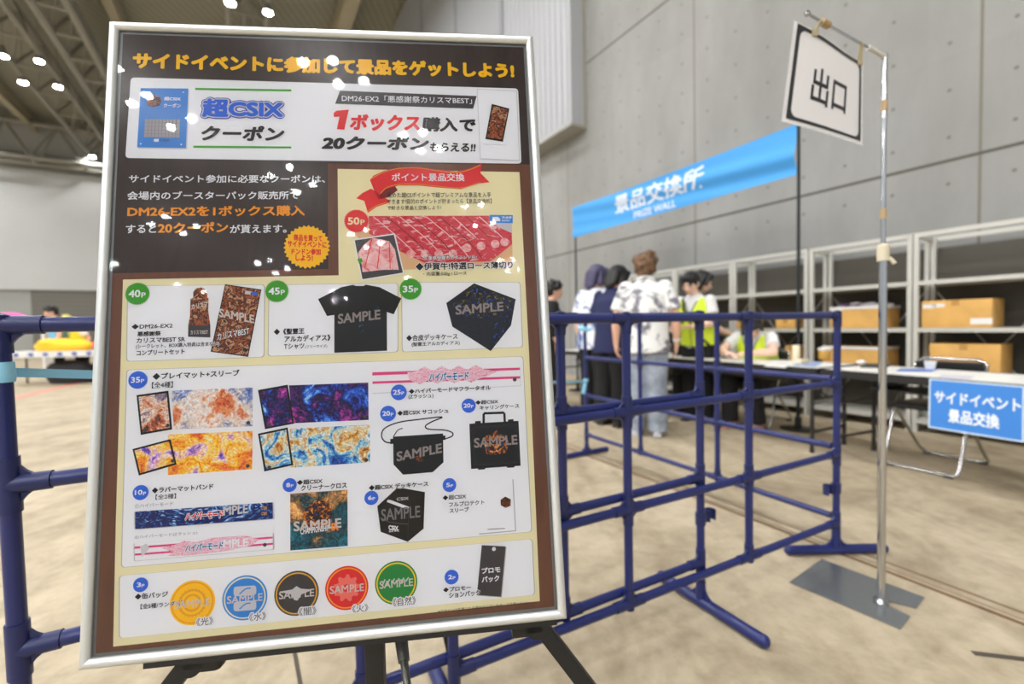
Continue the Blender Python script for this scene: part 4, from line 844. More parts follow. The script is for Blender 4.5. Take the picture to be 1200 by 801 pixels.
# taped correction sheet with a small pack picture, laid over the print
pk = MB(); L_ = 7
def pkp(z, pts, mt, l): n = len(pts); q = [uv(z, *p) for p in pts][::-1]; pk.add([P3(a, b, .0002 + DL * l) for a, b in q], [list(range(n))], mt)
pkp('B', [(835, 338), (1023, 348), (1036, 676), (850, 668)], INK['lgrey'], 6); pkp('B', [(838, 341), (1020, 351), (1033, 672), (853, 664)], INK['white'], 7); pkp('B', [(890, 398), (998, 406), (972, 600), (868, 596)], INK['white'], 8)
pkp('B', [(905, 410), (987, 432), (957, 587), (875, 574)], INK['black'], 9); pkp('B', [(910, 418), (980, 438), (952, 578), (882, 566)], boxart, 10)
pkp('B', [(868, 598), (972, 602), (972, 604), (868, 600)], INK['lgrey'], 9)
o = pk.build('pasted_sheet', None, pb, world=True, smooth=False); o['label'] = 'white correction sheet with a small dark pack picture'
# clear cover
cm = bpy.data.materials.new('clear_acrylic'); cm.use_nodes = True; nt = cm.node_tree
for n in list(nt.nodes):
    if n.type != 'OUTPUT_MATERIAL': nt.nodes.remove(n)
outn = [n for n in nt.nodes if n.type == 'OUTPUT_MATERIAL'][0]
tr_ = nt.nodes.new('ShaderNodeBsdfTransparent'); gl = nt.nodes.new('ShaderNodeBsdfGlossy'); gl.inputs['Roughness'].default_value = .012
g2 = nt.nodes.new('ShaderNodeBsdfGlossy'); g2.inputs['Roughness'].default_value = .18; gm = nt.nodes.new('ShaderNodeMixShader'); gm.inputs[0].default_value = .3
fr = nt.nodes.new('ShaderNodeFresnel'); fr.inputs['IOR'].default_value = 1.40; mx = nt.nodes.new('ShaderNodeMixShader')
nt.links.new(fr.outputs[0], mx.inputs[0]); nt.links.new(tr_.outputs[0], mx.inputs[1]); nt.links.new(gl.outputs[0], gm.inputs[1]); nt.links.new(g2.outputs[0], gm.inputs[2]); nt.links.new(gm.outputs[0], mx.inputs[2]); nt.links.new(mx.outputs[0], outn.inputs[0])
m = MB(); e = .0128; w = .0034
m.add([P3(-BW / 2 + e, -BH / 2 + e, w), P3(BW / 2 - e, -BH / 2 + e, w), P3(BW / 2 - e, BH / 2 - e, w), P3(-BW / 2 + e, BH / 2 - e, w)], [[0, 1, 2, 3]])
o = m.build('clear_cover', cm, pb, world=True, smooth=False); o['label'] = 'clear glossy cover sheet with lamp reflections'
# ================================================================== EASEL
EB = mat('easel_black', (15, 15, 16), .5); EG = mat('easel_tube', (92, 92, 88), .35, .7)
eb = pbase - PWn * .015
ez = thing('display_easel', 'black easel under the poster board, its legs running out of the bottom edge', 'easel', (eb.x, eb.y + .1, 0))
def floor_pt(p, d): return p + d * (-p.z / d.z)
def pz(u, dv, w): return P3(u, -BH / 2 + dv, w)
RM = Matrix((PU, -PWn, PV_)).transposed()
m = MB(); m.box(pz(.03, -.004, -.010), (.53, .026, .007), None, RM, .002); m.box(pz(.03, -.001, .0035), (.53, .003, .010), None, RM); m.build('ledge', EB, ez, world=True)
def bar(name, p, q, w, h, mt=EB, side=None):
    d = (q - p); x, y, z = frame(d, side or PWn); m = MB(); m.box((p + q) / 2, (w, h, d.length), None, Matrix((x, y, z)).transposed(), .003); return m.build(name, mt, ez, world=True)
def px_on(x, y, w): return onplane(x, y, PWn, PWn.dot(PC) + w)
for nm, (a, b) in (('l', ((228, 772), (206, 801))), ('r', ((628, 730), (682, 801)))):
    A_ = px_on(*a, -.03); B_ = px_on(*b, -.03); d = (B_ - A_).normalized(); top = A_ - d * .75
    if nm == 'r': top = A_ - d * .75
    bar('leg', top, floor_pt(A_, d) + V((0, 0, .012)), .022, .022)
    m = MB(); m.cyl(A_ - PWn * .018, A_ + PWn * .012 + V((0, 0, .0)), .017, .017, 18); m.box(A_ + PU * (-.012 if nm == 'r' else .012), (.05, .024, .026), None, RM, .006); m.build('pivot_bracket', EB, ez, world=True)
    q = floor_pt(A_, d); m = MB(); m.cyl(q - d * .03, q + V((0, 0, .003)), .016, .018, 14); m.build('rubber_foot', EB, ez, world=True)
Ac = px_on(434, 752, -.045); 
bar('mast', pz(Ac.dot(PU) - PC.dot(PU), .62, -.035), V((Ac.x + .012, Ac.y - .02, .32)), .026, .022)
hb = pz(Ac.dot(PU) - PC.dot(PU), .55, -.05); rear = V((hb.x + .03, hb.y + .62, .012))
bar('rear_leg', hb, rear, .022, .018)
m = MB(); m.cyl(rear + V((0, 0, .02)), rear - V((0, 0, .009)), .016, .018, 14); m.build('rubber_foot', EB, ez, world=True)
t0 = px_on(470, 748, -.06); t1 = px_on(477, 801, -.02); dd = (t1 - t0).normalized()
m = MB(); m.cyl(t0 - dd * .02, t1 + dd * .12, .0055, .0055, 12); m.build('stay_tube', EG, ez, world=True)
m = MB(); m.cyl(t0 - dd * .006 + PU * -.012, t0 - dd * .006 + PU * .022, .008, .008, 12); m.ell(t0 - dd * .006 + PU * .026, (.009, .006, .009)); m.cyl(t0 + dd * .0, t0 + dd * .03, .0095, .008, 12); m.build('clamp_knob', EG, ez, world=True)
# ================================================================== STEEL SHELF RACKS ALONG THE CONCRETE WALL
RACK = mat('rack_grey', (196, 194, 186), .45); RDECK = mat('rack_deck', (186, 184, 176), .5); RSHADE = mat('rack_back_shade', (74, 70, 62), .7)
RN = 5.25; RD = .45; RW = .865
def rack_proto():
    t = thing('shelf_rack', 'x', 'shelf', (0, 0, 0), AW + math.pi / 2)      # local x runs along TD, local -y... towards the wall
    # local frame: +x = TD, +y = -ND (towards the room)
    for x in (.018, RW - .018):
        for y in (-.018, -RD + .018):
            m = MB(); m.box((x, y, .905), (.036, .036, 1.81), None, None, .002); m.build('post', RACK, t, smooth=False)
    for z in (.115, .52, .945, 1.37):
        m = MB(); m.box((RW / 2, -RD / 2, z), (RW - .04, RD - .02, .012), RDECK); m.box((RW / 2, -.006, z - .012), (RW - .05, .012, .036), RACK); m.box((RW / 2, -RD + .006, z - .012), (RW - .05, .012, .036), RACK)
        m.build('shelf', None, t, smooth=False)
    m = MB()
    for y in (-.008, -RD + .008): m.box((RW / 2, y, 1.79), (RW - .04, .016, .04))
    for x in (.01, RW - .01): m.box((x, -RD / 2, 1.79), (.016, RD - .04, .03))
    m.build('top_frame', RACK, t, smooth=False)
    m = MB(); m.box((RW / 2, -RD + .002, .89), (RW - .03, .004, 1.62)); m.build('back_shade_sheet', RSHADE, t, smooth=False)  # dark sheet added to give the shaded look of the wall behind the shelves
    m = MB()
    for a, b in (((.03, .15), (RW - .03, 1.3)), ((.03, 1.3), (RW - .03, .15))): m.cyl((a[0], -RD + .012, a[1]), (b[0], -RD + .012, b[1]), .006, .006, 8)
    m.build('brace', RACK, t); return t
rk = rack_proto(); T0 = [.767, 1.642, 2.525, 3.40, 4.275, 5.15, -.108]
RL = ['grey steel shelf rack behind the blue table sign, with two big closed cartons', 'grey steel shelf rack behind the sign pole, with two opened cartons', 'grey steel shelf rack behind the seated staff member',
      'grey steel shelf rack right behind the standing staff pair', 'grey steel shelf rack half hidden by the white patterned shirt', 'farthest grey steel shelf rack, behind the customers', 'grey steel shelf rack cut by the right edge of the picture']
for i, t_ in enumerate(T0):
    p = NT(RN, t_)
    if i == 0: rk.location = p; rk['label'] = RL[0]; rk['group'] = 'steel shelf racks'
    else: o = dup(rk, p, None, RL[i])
CARD = mat('cardboard', (214, 166, 92), .7, var=.06, scale=6); CARDD = mat('cardboard_edge', (188, 140, 72), .7); PAPER = mat('label_paper', (232, 230, 226), .6)
def on_rack(x, y, n): p = onplane(x, y, ND, n); return p.dot(TD), p.z
def carton(label, xl, yt, xr, yb, zbase, n=RN + .03, depth=.34, labels=(), open_=False, stuff=None):
    t1, z1 = on_rack(xl, yt, n); t2, z2 = on_rack(xr, yt, n); tm = (t1 + t2) / 2; w = abs(t1 - t2); zz = (onplane((xl + xr) / 2, yt, ND, n).z); h = max(.08, zz - zbase)
    t = thing('cardboard_box', label, 'box', NT(n + depth / 2, tm, zbase), AW + math.pi / 2, 'cardboard cartons on the shelf racks')
    m = MB(); fy = depth / 2
    if open_:
        k = .006
        m.box((0, fy - k / 2, h / 2), (w, k, h)); m.box((0, -fy + k / 2, h / 2), (w, k, h)); m.box((w / 2 - k / 2, 0, h / 2), (k, depth - 2 * k, h)); m.box((-w / 2 + k / 2, 0, h / 2), (k, depth - 2 * k, h)); m.box((0, 0, k / 2), (w - 2 * k, depth - 2 * k, k))
        bo = m.build('body', CARD, t, smooth=False)
        m = MB(); m.box((0, fy + .004, h - .012), (w + .01, .006, .026)); m.box((w / 2 + .004, 0, h - .012), (.006, depth, .026)); m.box((-w / 2 - .004, 0, h - .012), (.006, depth, .026)); m.build('folded_rim', PAPER, bo, smooth=False)
    else:
        m.box((0, 0, h / 2), (w, depth, h), CARD, None, .004); bo = m.build('body', CARD, t)
        m = MB(); m.box((0, .0, h + .0006), (w * .995, .05, .0008)); m.box((0, fy + .0006, h - .025), (.05, .0008, .05)); m.build('packing_tape', CARDD, bo, smooth=False)
    for u, v, lw, lh in labels:
        m = MB(); m.box((w / 2 - u * w, fy + .001, v * h), (lw, .001, lh)); o = m.build('paper_label', PAPER, bo, smooth=False); o['label'] = 'white paper label'
    return t, w, h
carton('big closed carton on the upper shelf at far right, two white labels on its front', 1080, 351, 1163, 380, .953, labels=((.12, .8, .09, .035), (.26, .82, .08, .03), (.86, .22, .13, .05)))
carton('big closed carton on the lower shelf at far right, partly behind the black chair back', 1089, 403, 1173, 440, .528)
c3 = carton('opened carton on the upper shelf behind the sign pole, heaped with purple and white packets', 973, 359, 1037, 383, .953, open_=True, labels=((.12, .8, .10, .04),))
carton('shallow opened carton with a white rim on the lower shelf behind the sign pole', 964, 406, 1036, 438, .528, open_=True)
carton('carton on the shelf just right of the head of the seated staff member', 909, 373, 932, 384, .953)
carton('carton on the shelf just left of the head of the seated staff member', 861, 374, 876, 384, .953)
carton('carton low on the rack to the right of the seated staff member', 920, 405, 936, 420, .528)
carton('small brown carton seen between the patterned shirt and the yellow vest', 789, 399, 799, 416, .528)
# packets heaped in the opened carton
cen = c3[0].location
for i in range(9):
    a = random.uniform(-.5, .5); m = MB(); m.box((0, 0, 0), (.11, .07, .02), None, Euler((random.uniform(-.2, .2), random.uniform(-.25, .25), a)).to_matrix(), .006)
    p = cen + TD * (-.2 + .05 * i) + ND * random.uniform(-.08, .08) + V((0, 0, c3[2] + .006 + .018 * (i % 2)))
    o = m.build('card_packet', mat('packet_purple', (112, 70, 130), .3) if i % 3 == 1 else mat('packet_white', (206, 202, 204), .3), None, origin=(0, 0, 0)); o.location = p
    tag(o, 'shiny %s packet in the heap on the opened carton behind the sign pole' % ('purple' if i % 3 == 1 else 'whitish'), 'packet', 'packets heaped in the opened carton')
# ================================================================== COUNTER TABLES
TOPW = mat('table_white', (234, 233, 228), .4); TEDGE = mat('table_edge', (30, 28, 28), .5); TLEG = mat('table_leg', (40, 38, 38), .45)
ZT = .675
def table(label, nf0, t0, nf1, t1, w=.6):
    a = NT(nf0, t0); b = NT(nf1, t1); d = (b - a).normalized(); s_ = V((d.y, -d.x, 0))
    if s_.dot(ND) < 0: s_ = -s_
    L = (b - a).length; c = (a + b) / 2 + s_ * (w / 2); rz = math.atan2(d.y, d.x); sy = 1 if V((-math.sin(rz), math.cos(rz), 0)).dot(ND) > 0 else -1
    t = thing('folding_table', label, 'table', (c.x, c.y, 0), rz, 'long counter tables')
    m = MB(); m.box((0, 0, ZT - .012), (L - .006, w - .006, .024)); m.build('tabletop', TOPW, t, smooth=False)
    m = MB(); m.box((0, w / 2, ZT - .026), (L, .010, .055)); m.box((0, -w / 2, ZT - .026), (L, .010, .055)); m.box((L / 2, 0, ZT - .026), (.010, w, .055)); m.box((-L / 2, 0, ZT - .026), (.010, w, .055)); m.build('edge_shade_band', TEDGE, t, smooth=False)  # black table edge, made deeper to include the shadow under the top
    for sx in (-1, 1):
        for y in (-w / 2 + .07, w / 2 - .07):
            m = MB(); m.cyl((sx * (L / 2 - .07), y, .006), (sx * (L / 2 - .07), y, ZT - .03), .0145, .0145, 12); m.cyl((sx * (L / 2 - .07), y, 0), (sx * (L / 2 - .07), y, .03), .0175, .0175, 12); m.build('leg', TLEG, t)
        m = MB(); m.cyl((sx * (L / 2 - .07), -w / 2 + .07, .16), (sx * (L / 2 - .07), w / 2 - .07, .16), .011, .011, 10); m.build('cross_tube', TLEG, t)
        m = MB(); m.cyl((sx * (L / 2 - .07), 0, .42), (sx * (L / 2 - .5), 0, ZT - .04), .009, .009, 8); m.cyl((sx * (L / 2 - .07), -w / 2 + .07, .42), (sx * (L / 2 - .07), w / 2 - .07, .42), .011, .011, 10); m.build('folding_brace', TLEG, t)
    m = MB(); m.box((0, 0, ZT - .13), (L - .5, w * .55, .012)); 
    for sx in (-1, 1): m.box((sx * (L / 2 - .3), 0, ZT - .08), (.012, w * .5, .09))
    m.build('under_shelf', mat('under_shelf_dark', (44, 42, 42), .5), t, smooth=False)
    return t, c, d, s_, L
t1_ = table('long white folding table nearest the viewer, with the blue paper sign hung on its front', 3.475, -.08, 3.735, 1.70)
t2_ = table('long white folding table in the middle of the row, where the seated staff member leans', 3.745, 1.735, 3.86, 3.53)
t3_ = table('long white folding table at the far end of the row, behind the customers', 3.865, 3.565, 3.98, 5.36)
# blue table sign
ts_a, ts_b = NT(3.475, -.08), NT(3.735, 1.70); td = (ts_b - ts_a).normalized(); tn = t1_[3]
def sgn(x, y): return onplane(x, y, tn, tn.dot(ts_a) - .008)
sTL, sTR, sBL = sgn(1089, 443), sgn(1201, 456.5), sgn(1084, 499)
uu = V((sTR.x - sTL.x, sTR.y - sTL.y, 0)); hh = sTL.z - sgn(1086, 500).z
def tp(u, v, w=0.0): return V((sTL.x, sTL.y, min(sTL.z, ZT + .0))) + uu * u - V((0, 0, hh)) * (1 - v) - tn * (w + .006 * math.sin(3 * u + 1) * (1 - v)) + tn * 0
m = MB(); sheet(m, tp, 0, 0, 1, 1, .001, mat('sign_blue', (62, 132, 214), .4)); sheet(m, tp, 0, 0, 1, 1, 0, PAPER)
ring(m, tp, dense([(0, 0), (1, 0), (1, 1), (0, 1)]), dense([(.02, .03), (.98, .03), (.98, .97), (.02, .97)]), .0016, mat('sign_edge', (200, 218, 238), .3))
for s_, u0, v0, u1, v1 in (('サイドイベント', .07, .53, .97, .76), ('景品交換', .235, .17, .77, .44)):
    tv, tf = text_mesh(s_, .035); m.add([tp(u0 + a * (u1 - u0), v0 + b * (v1 - v0), .0022 + l * 5) for a, b, l in tv], tf, mat('sign_letters', (232, 240, 248), .4))
tag(m.build('table_sign', None, None, origin=sTL + uu * .5 - V((0, 0, hh / 2))), 'blue paper sign with white lettering taped to the front edge of the nearest table', 'sign')
# pipe chair behind the nearest table
CHR = mat('chair_chrome', (200, 200, 198), .2, 1.0); CHB = mat('chair_black', (34, 34, 36), .5)
cc = NT(4.17, 1.16); 
ch = thing('folding_chair', 'chrome tube folding chair with black seat, pushed under the nearest table', 'chair', cc, AW + math.pi / 2 - .06)
# local +y = -ND (towards the table front)
def utube(y, yb, zt, w=.4): return [(-w / 2, yb, zt), (-w / 2, y + (yb - y) * .12, .06), (-w / 2 + .006, y, .028), (-w / 2 + .03, y - .0, .014), (w / 2 - .03, y, .014), (w / 2 - .006, y, .028), (w / 2, y + (yb - y) * .12, .06), (w / 2, yb, zt)]
m = MB(); m.tube(utube(.26, .10, .42), .011, 10); lg_f = m.build('front_leg', CHR, ch)
m = MB(); m.tube(utube(-.30, .14, .41, .37), .011, 10); lg_r = m.build('rear_leg', CHR, ch)
m = MB(); m.tube([(-.20, .10, .42), (-.20, -.14, .60), (-.19, -.215, .71), (-.15, -.225, .742), (.15, -.225, .742), (.19, -.215, .71), (.20, -.14, .60), (.20, .10, .42)], .011, 10); m.build('back_frame', CHR, ch)
m = MB(); m.box((0, .02, .425), (.38, .38, .035), None, None, .014); m.build('seat', CHB, ch)
m = MB(); m.box((0, -.195, .66), (.37, .03, .14), None, Euler((-.28, 0, 0)).to_matrix(), .012); m.build('backrest', CHB, ch)
for x in (-.17, .17):
    for y in (.26, -.30): m = MB(); m.box((x * .9, y, .008), (.05, .026, .016), None, None, .005); m.build('rubber_foot', CHB, lg_f if y > 0 else lg_r)
# ---- things on the tables
def on_tab(x, y): return onz(x, y, ZT)
def flat(name, label, cat, pts, col, h=.002, grp=None):
    q = [on_tab(*p) for p in pts]; n = len(q); m = MB(); vs = [p + V((0, 0, .0006)) for p in q] + [p + V((0, 0, .0006 + h)) for p in q]
    m.add(vs, [list(range(n)), list(range(n, 2 * n))[::-1]] + [[(i + 1) % n, i, n + i, n + (i + 1) % n] for i in range(n)])
    c = sum(q, V((0, 0, 0))) / n
    return tag(m.build(name, mat('paper_%d_%d_%d' % col, col, .5), None, origin=c, smooth=False), label, cat, grp)
flat('leaflet', 'blue printed leaflet lying on the nearest table, left of the blue paper sign', 'paper', [(1055, 432), (1100, 432.5), (1092, 435.5), (1050, 435)], (70, 110, 190))
flat('leaflet', 'pale printed sheets on the nearest table, above the blue paper sign', 'paper', [(1105, 439), (1142, 441), (1135, 445), (1098, 442)], (206, 206, 220))
flat('leaflet', 'white sheet on the nearest table at the right edge of the picture', 'paper', [(1150, 440), (1192, 441), (1180, 447), (1140, 446)], (240, 238, 232))
flat('leaflet', 'blue and white sheet on the table near the corner post of the barrier', 'paper', [(938, 423), (965, 424), (955, 430), (928, 428)], (150, 168, 206))
flat('leaflet', 'white form on the table by the corner post, beside the blue and white sheet', 'paper', [(905, 424), (930, 425), (920, 431), (895, 429)], (236, 236, 234))
flat('leaflet', 'white sheet under the arms of the seated staff member', 'paper', [(865, 418), (890, 420), (880, 425), (858, 423)], (226, 226, 222))
flat('folder', 'black folder on the nearest table left of the sign pole', 'folder', [(1015, 427), (1045, 428), (1038, 431), (1008, 430.5)], (46, 46, 50), .012)
flat('clipboard', 'dark clipboard lying by the yellow vest on the table', 'clipboard', [(806, 413), (838, 415), (832, 418), (800, 416)], (60, 64, 44), .01)
def small(name, label, cat, x, y, fn, z=None):
    p = on_tab(x, y) + V((0, 0, .0008)); m = MB(); fn(m); return tag(m.build(name, None, None, origin=(0, 0, 0)), label, cat), p
def setp(r): r[0].location = r[1]; return r[0]
setp(small('tape_roll', 'upright beige paper roll on the table beside the black banner pole', 'roll', 933, 424, lambda m: m.lathe([(.018, 0), (.03, 0), (.03, .145), (.027, .15), (.018, .15), (.018, .0)], n=20, m=mat('roll_cream', (226, 214, 184), .5))))
setp(small('tape_dispenser', 'flat beige tape dispenser lying beside the upright roll on the table', 'dispenser', 940, 426, lambda m: m.box((0, 0, .02), (.12, .06, .04), mat('roll_cream'), Matrix.Rotation(.4, 3, 'Z'), .012)))
def lump(m):
    m.ell((0, 0, .018), (.035, .03, .02), mat('tissue_white', (238, 236, 232), .7)); m.ell((.03, .01, .014), (.02, .02, .014), mat('tissue_white'))
setp(small('tissue', 'crumpled white tissue on the table right of the corner post', 'tissue', 1009, 427, lump))
setp(small('paper_cup', 'small white cup on the nearest table, left of the lower big carton', 'cup', 1090, 432.5, lambda m: m.lathe([(.022, 0), (.026, .0), (.034, .055), (.036, .058), (.033, .058), (.024, .004)], n=20, m=mat('tissue_white'))))
def jar(m): m.lathe([(.04, 0), (.048, .004), (.05, .085), (.046, .09)], n=20, m=mat('jar_amber', (196, 150, 70), .25)); m.lathe([(.052, .088), (.053, .105), (.03, .11)], n=20, m=mat('tissue_white'))
setp(small('storage_jar', 'amber jar with a white lid on the table, left of the corner post', 'jar', 966, 421, jar))
setp(small('camera_bag', 'small black bag with a white tag standing at the vest of the standing staff member', 'bag', 801, 414, lambda m: (m.box((0, 0, .06), (.13, .09, .12), mat('chair_black'), Matrix.Rotation(.5, 3, 'Z'), .025), m.box((-.03, -.052, .06), (.05, .006, .04), mat('tissue_white'), Matrix.Rotation(.5, 3, 'Z'), .002), m.tube([(-.05, 0, .11), (-.03, 0, .16), (.03, 0, .16), (.05, 0, .11)], .006, 8, mat('chair_black')))))
setp(small('plastic_bottle', 'pale bottle cap and bottle standing behind the clipboard at the yellow vest', 'bottle', 812, 413.5, lambda m: m.lathe([(.025, 0), (.028, .01), (.028, .04), (.012, .055), (.012, .068)], n=16, m=mat('tissue_white'))))
# ================================================================== PEOPLE
SKIN = mat('skin', (226, 178, 152), .5, var=.03, scale=14); SKIN2 = mat('skin_light', (236, 196, 174), .5, var=.03, scale=14)
EYE_ = mat('eye_dark', (30, 24, 22), .2); LIP = mat('lip', (190, 110, 100), .45); BROW = mat('brow_dark', (36, 30, 28), .8)
def xf(mb, i0, M):
    for i in range(i0, len(mb.v)): mb.v[i] = M @ mb.v[i]
def hand(mb, w, d, n, side, curl=.5, s=1.0):
    d = d.normalized(); side = (side - d * side.dot(d)).normalized(); n = (n - d * n.dot(d) - side * n.dot(side)).normalized()
    R = Matrix((side, d, n)).transposed()
    mb.ell(w + d * .047 * s, (.039 * s, .052 * s, .016 * s), None, R); mb.cap(w - d * .012 * s, w + d * .02 * s, .025 * s, .024 * s)
    for k, (o, l) in enumerate(((.028, .066), (.010, .074), (-.009, .069), (-.027, .054))):
        b = w + d * (.088 - .004 * abs(k - 1)) * s + side * o * s; c1 = curl * .55; c2 = curl * 1.5
        p1 = b + (d * math.cos(c1) + n * math.sin(c1)) * l * .52 * s; p2 = p1 + (d * math.cos(c2) + n * math.sin(c2)) * l * .5 * s
        mb.cap(b - d * .012 * s, p1, .0092 * s, .0085 * s); mb.cap(p1, p2, .0085 * s, .0072 * s)
    t0 = w + d * .026 * s + side * .03 * s; t1 = t0 + (d * .62 + side * .72 + n * .25).normalized() * .04 * s; t2 = t1 + (d * .85 + side * .25 + n * .4).normalized() * .032 * s
    mb.cap(t0 - side * .012 * s, t1, .012 * s, .0098 * s); mb.cap(t1, t2, .0098 * s, .008 * s)
def person(label, loc, dr, h=1.7, lean=0.0, pelvis=None, arms=None, legs=None, head=(0, 0), hair='short', hairm=None, top=None, top_hem=-.06, sleeve=.62, topw=1.0, vest=None, bottom=None, legw=1.0, hem=.06, shoe=None, skin=SKIN, extras=None, group=None, hat=None, fat=1.0):
    s = h / 1.70
    t = thing('person', label, 'person', loc, math.atan2(-dr.x, dr.y), group)
    P = V(pelvis or (0, 0, .90)) * s
    MT = Matrix.Translation(P) @ Matrix.Rotation(-lean, 4, 'X') @ Matrix.Scale(s, 4)
    def U(p): return MT @ V(p)
    arms = arms or {}
    SH = {k: U((.172 * k, 0, .475)) for k in (-1, 1)}
    EL = {}; WR = {}; HD = {}
    for k in (-1, 1):
        a = arms.get(k)
        if a is None: e, w, d, n, sd, c = (V((.225 * k, -.02, 1.10)), V((.235 * k, .045, .865)), V((0, .08, -1)), V((-k, .1, 0)), V((0, 1, 0)), .55)
        else: e, w, d, n, sd, c = V(a[0]), V(a[1]), V(a[2]), V(a[3]), V(a[4]), a[5]
        EL[k], WR[k], HD[k] = e * s, w * s, (d, n, sd, c)
    legs = legs or {-1: ((-.095, .01, .49), (-.10, -.01, .085)), 1: ((.095, .01, .49), (.10, -.01, .085))}
    HP = {k: P + V((.085 * k, 0, -.03)) * s for k in (-1, 1)}
    KN = {k: V(legs[k][0]) * s for k in (-1, 1)}; AN = {k: V(legs[k][1]) * s for k in (-1, 1)}
    # --- body: one skin
    b = MB(); i0 = len(b.v)
    b.loft([(V((0, 0, -.07)), .12, .09), (V((0, 0, 0)), .165 * fat, .115 * fat), (V((0, 0, .13)), .138 * fat, .10 * fat), (V((0, 0, .30)), .155, .11), (V((0, 0, .42)), .165, .10), (V((0, 0, .49)), .12, .075), (V((0, 0, .535)), .06, .058), (V((0, 0, .60)), .053, .055)]); xf(b, i0, MT)
    nb = V((0, .018, .548)); HM = MT @ Matrix.Translation(nb) @ Matrix.Rotation(head[0], 4, 'Z') @ Matrix.Rotation(-head[1], 4, 'X') @ Matrix.Scale(1.07, 4)
    i0 = len(b.v)
    b.cap((0, -.01, -.03), (0, .0, .07), .05, .05); b.ell((0, .005, .135), (.074, .092, .098)); b.ell((0, .038, .075), (.052, .055, .058)); b.ell((0, .05, .045), (.026, .03, .022))
    b.cap((0, .092, .125), (0, .108, .098), .009, .013); b.ell((0, .082, .068), (.024, .018, .014))
    for k in (-1, 1): b.ell((.074 * k, -.002, .112), (.010, .02, .031)); b.ell((.03 * k, .078, .108), (.026, .02, .02))
    xf(b, i0, HM)
    for k in (-1, 1):
        b.cap(SH[k], EL[k], .05 * s, .04 * s); b.cap(EL[k], EL[k].lerp(WR[k], .35), .04 * s, .041 * s); b.cap(EL[k].lerp(WR[k], .35), WR[k], .041 * s, .026 * s); hand(b, WR[k], *HD[k], s)
        b.cap(HP[k], KN[k], .082 * s * fat, .056 * s); b.cap(KN[k], KN[k].lerp(AN[k], .3), .055 * s, .056 * s); b.cap(KN[k].lerp(AN[k], .3), AN[k], .056 * s, .038 * s)
        b.ell(AN[k] + V((0, .05, -.045)) * s, (.038 * s, .10 * s, .032 * s))
    blob(b, 'body', skin, t, .0068, 3)
    # --- face details
    def H(p): return HM @ V(p)
    RH = HM.to_3x3().normalized()
    for k in (-1, 1):
        m = MB(); m.ell(H((.031 * k, .0905, .118)), (.012, .006, .0062), None, RH); m.build('eye', EYE_, t)
        m = MB(); m.tube([H((.012 * k, .097, .136)), H((.03 * k, .094, .142)), H((.05 * k, .082, .138))], .0032, 6); m.build('eyebrow', BROW, t)
    m = MB(); m.ell(H((0, .097, .066)), (.021, .006, .0065), None, RH); m.build('mouth', LIP, t)
    # --- hair
    hm = MB(); i0 = len(hm.v); rnd = random.Random(len(label))
    hm.ell((0, -.012, .165), (.088, .104, .085)); hm.ell((0, -.045, .13), (.082, .075, .09))
    if hair == 'puff':
        hm.ell((0, -.035, .15), (.102, .108, .098)); hm.ell((0, -.055, .095), (.088, .062, .06)); hm.ell((0, -.05, .045), (.066, .05, .045)); hm.ell((0, .055, .2), (.072, .045, .045))
        for i in range(34):
            a = rnd.uniform(0, 6.28); z = rnd.uniform(.06, .25); r = .1 * math.sqrt(max(.05, 1 - ((z - .15) / .12) ** 2)); y = r * 1.1 * math.sin(a); hm.ell((r * math.cos(a), -.03 + (y if z > .19 else -abs(y)), z), (.022, .022, .026))
    if hair == 'short':
        hm.ell((0, -.06, .085), (.06, .045, .05)); hm.ell((0, .06, .205), (.062, .04, .034))
        for i in range(26):
            a = rnd.uniform(0, 6.28); z = rnd.uniform(.13, .25); r = .088 * math.sqrt(max(.05, 1 - ((z - .15) / .115) ** 2)); hm.ell((r * math.cos(a), -.015 + r * 1.1 * math.sin(a) if math.sin(a) < .5 or z > .2 else -.02, z), (.022, .022, .03))
    if hair in ('bob', 'long', 'wolf'):
        dn = {'bob': .0, 'wolf': .0, 'long': -.15}[hair]
        for k in (-1, 1): hm.cap((.07 * k, -.01, .14), (.078 * k, -.005, dn + .04), .026, .03); hm.cap((.06 * k, .055, .2), (.078 * k, .045, .1), .022, .014)
        hm.cap((0, -.065, .13), (0, -.07, dn), .072, .048); hm.cap((.04, -.07, .13), (.05, -.075, dn + .02), .05, .035); hm.cap((-.04, -.07, .13), (-.05, -.075, dn + .02), .05, .035)
        hm.ell((0, .062, .2), (.065, .032, .034))
    if hair == 'tail':
        for k in (-1, 1): hm.cap((.062 * k, .04, .2), (.077 * k, .03, .115), .022, .012); hm.cap((.03 * k, .082, .185), (.052 * k, .084, .12), .012, .006)
        hm.ell((0, .055, .205), (.06, .035, .03)); hm.ell((0, -.125, .10), (.03, .03, .032)); hm.cap((0, -.135, .09), (0.02, -.13, -.10), .032, .018)
    xf(hm, i0, HM); blob(hm, 'hair', hairm, t, .009, 3)
    # --- clothes
    if bottom:
        c = MB(); i0 = len(c.v); c.loft([(V((0, 0, -.10)), .16 * fat, .115 * fat), (V((0, 0, -.02)), .182 * fat, .132 * fat), (V((0, 0, .06)), .168 * fat, .12 * fat), (V((0, 0, .10)), .158 * fat, .115 * fat)]); xf(c, i0, MT)
        for k in (-1, 1):
            A_ = AN[k].lerp(KN[k], max(0, (hem - .085)) / .4); A_ = A_ + V((0, 0, min(0, hem - .085)))
            c.cap(HP[k], KN[k], .098 * s * legw, .078 * s * legw); c.cyl(KN[k], A_, .078 * s * legw, .072 * s * legw, 18); c.ell(KN[k], (.078 * s * legw,) * 3)
        blob(c, 'trousers', bottom, t, .011, 3)
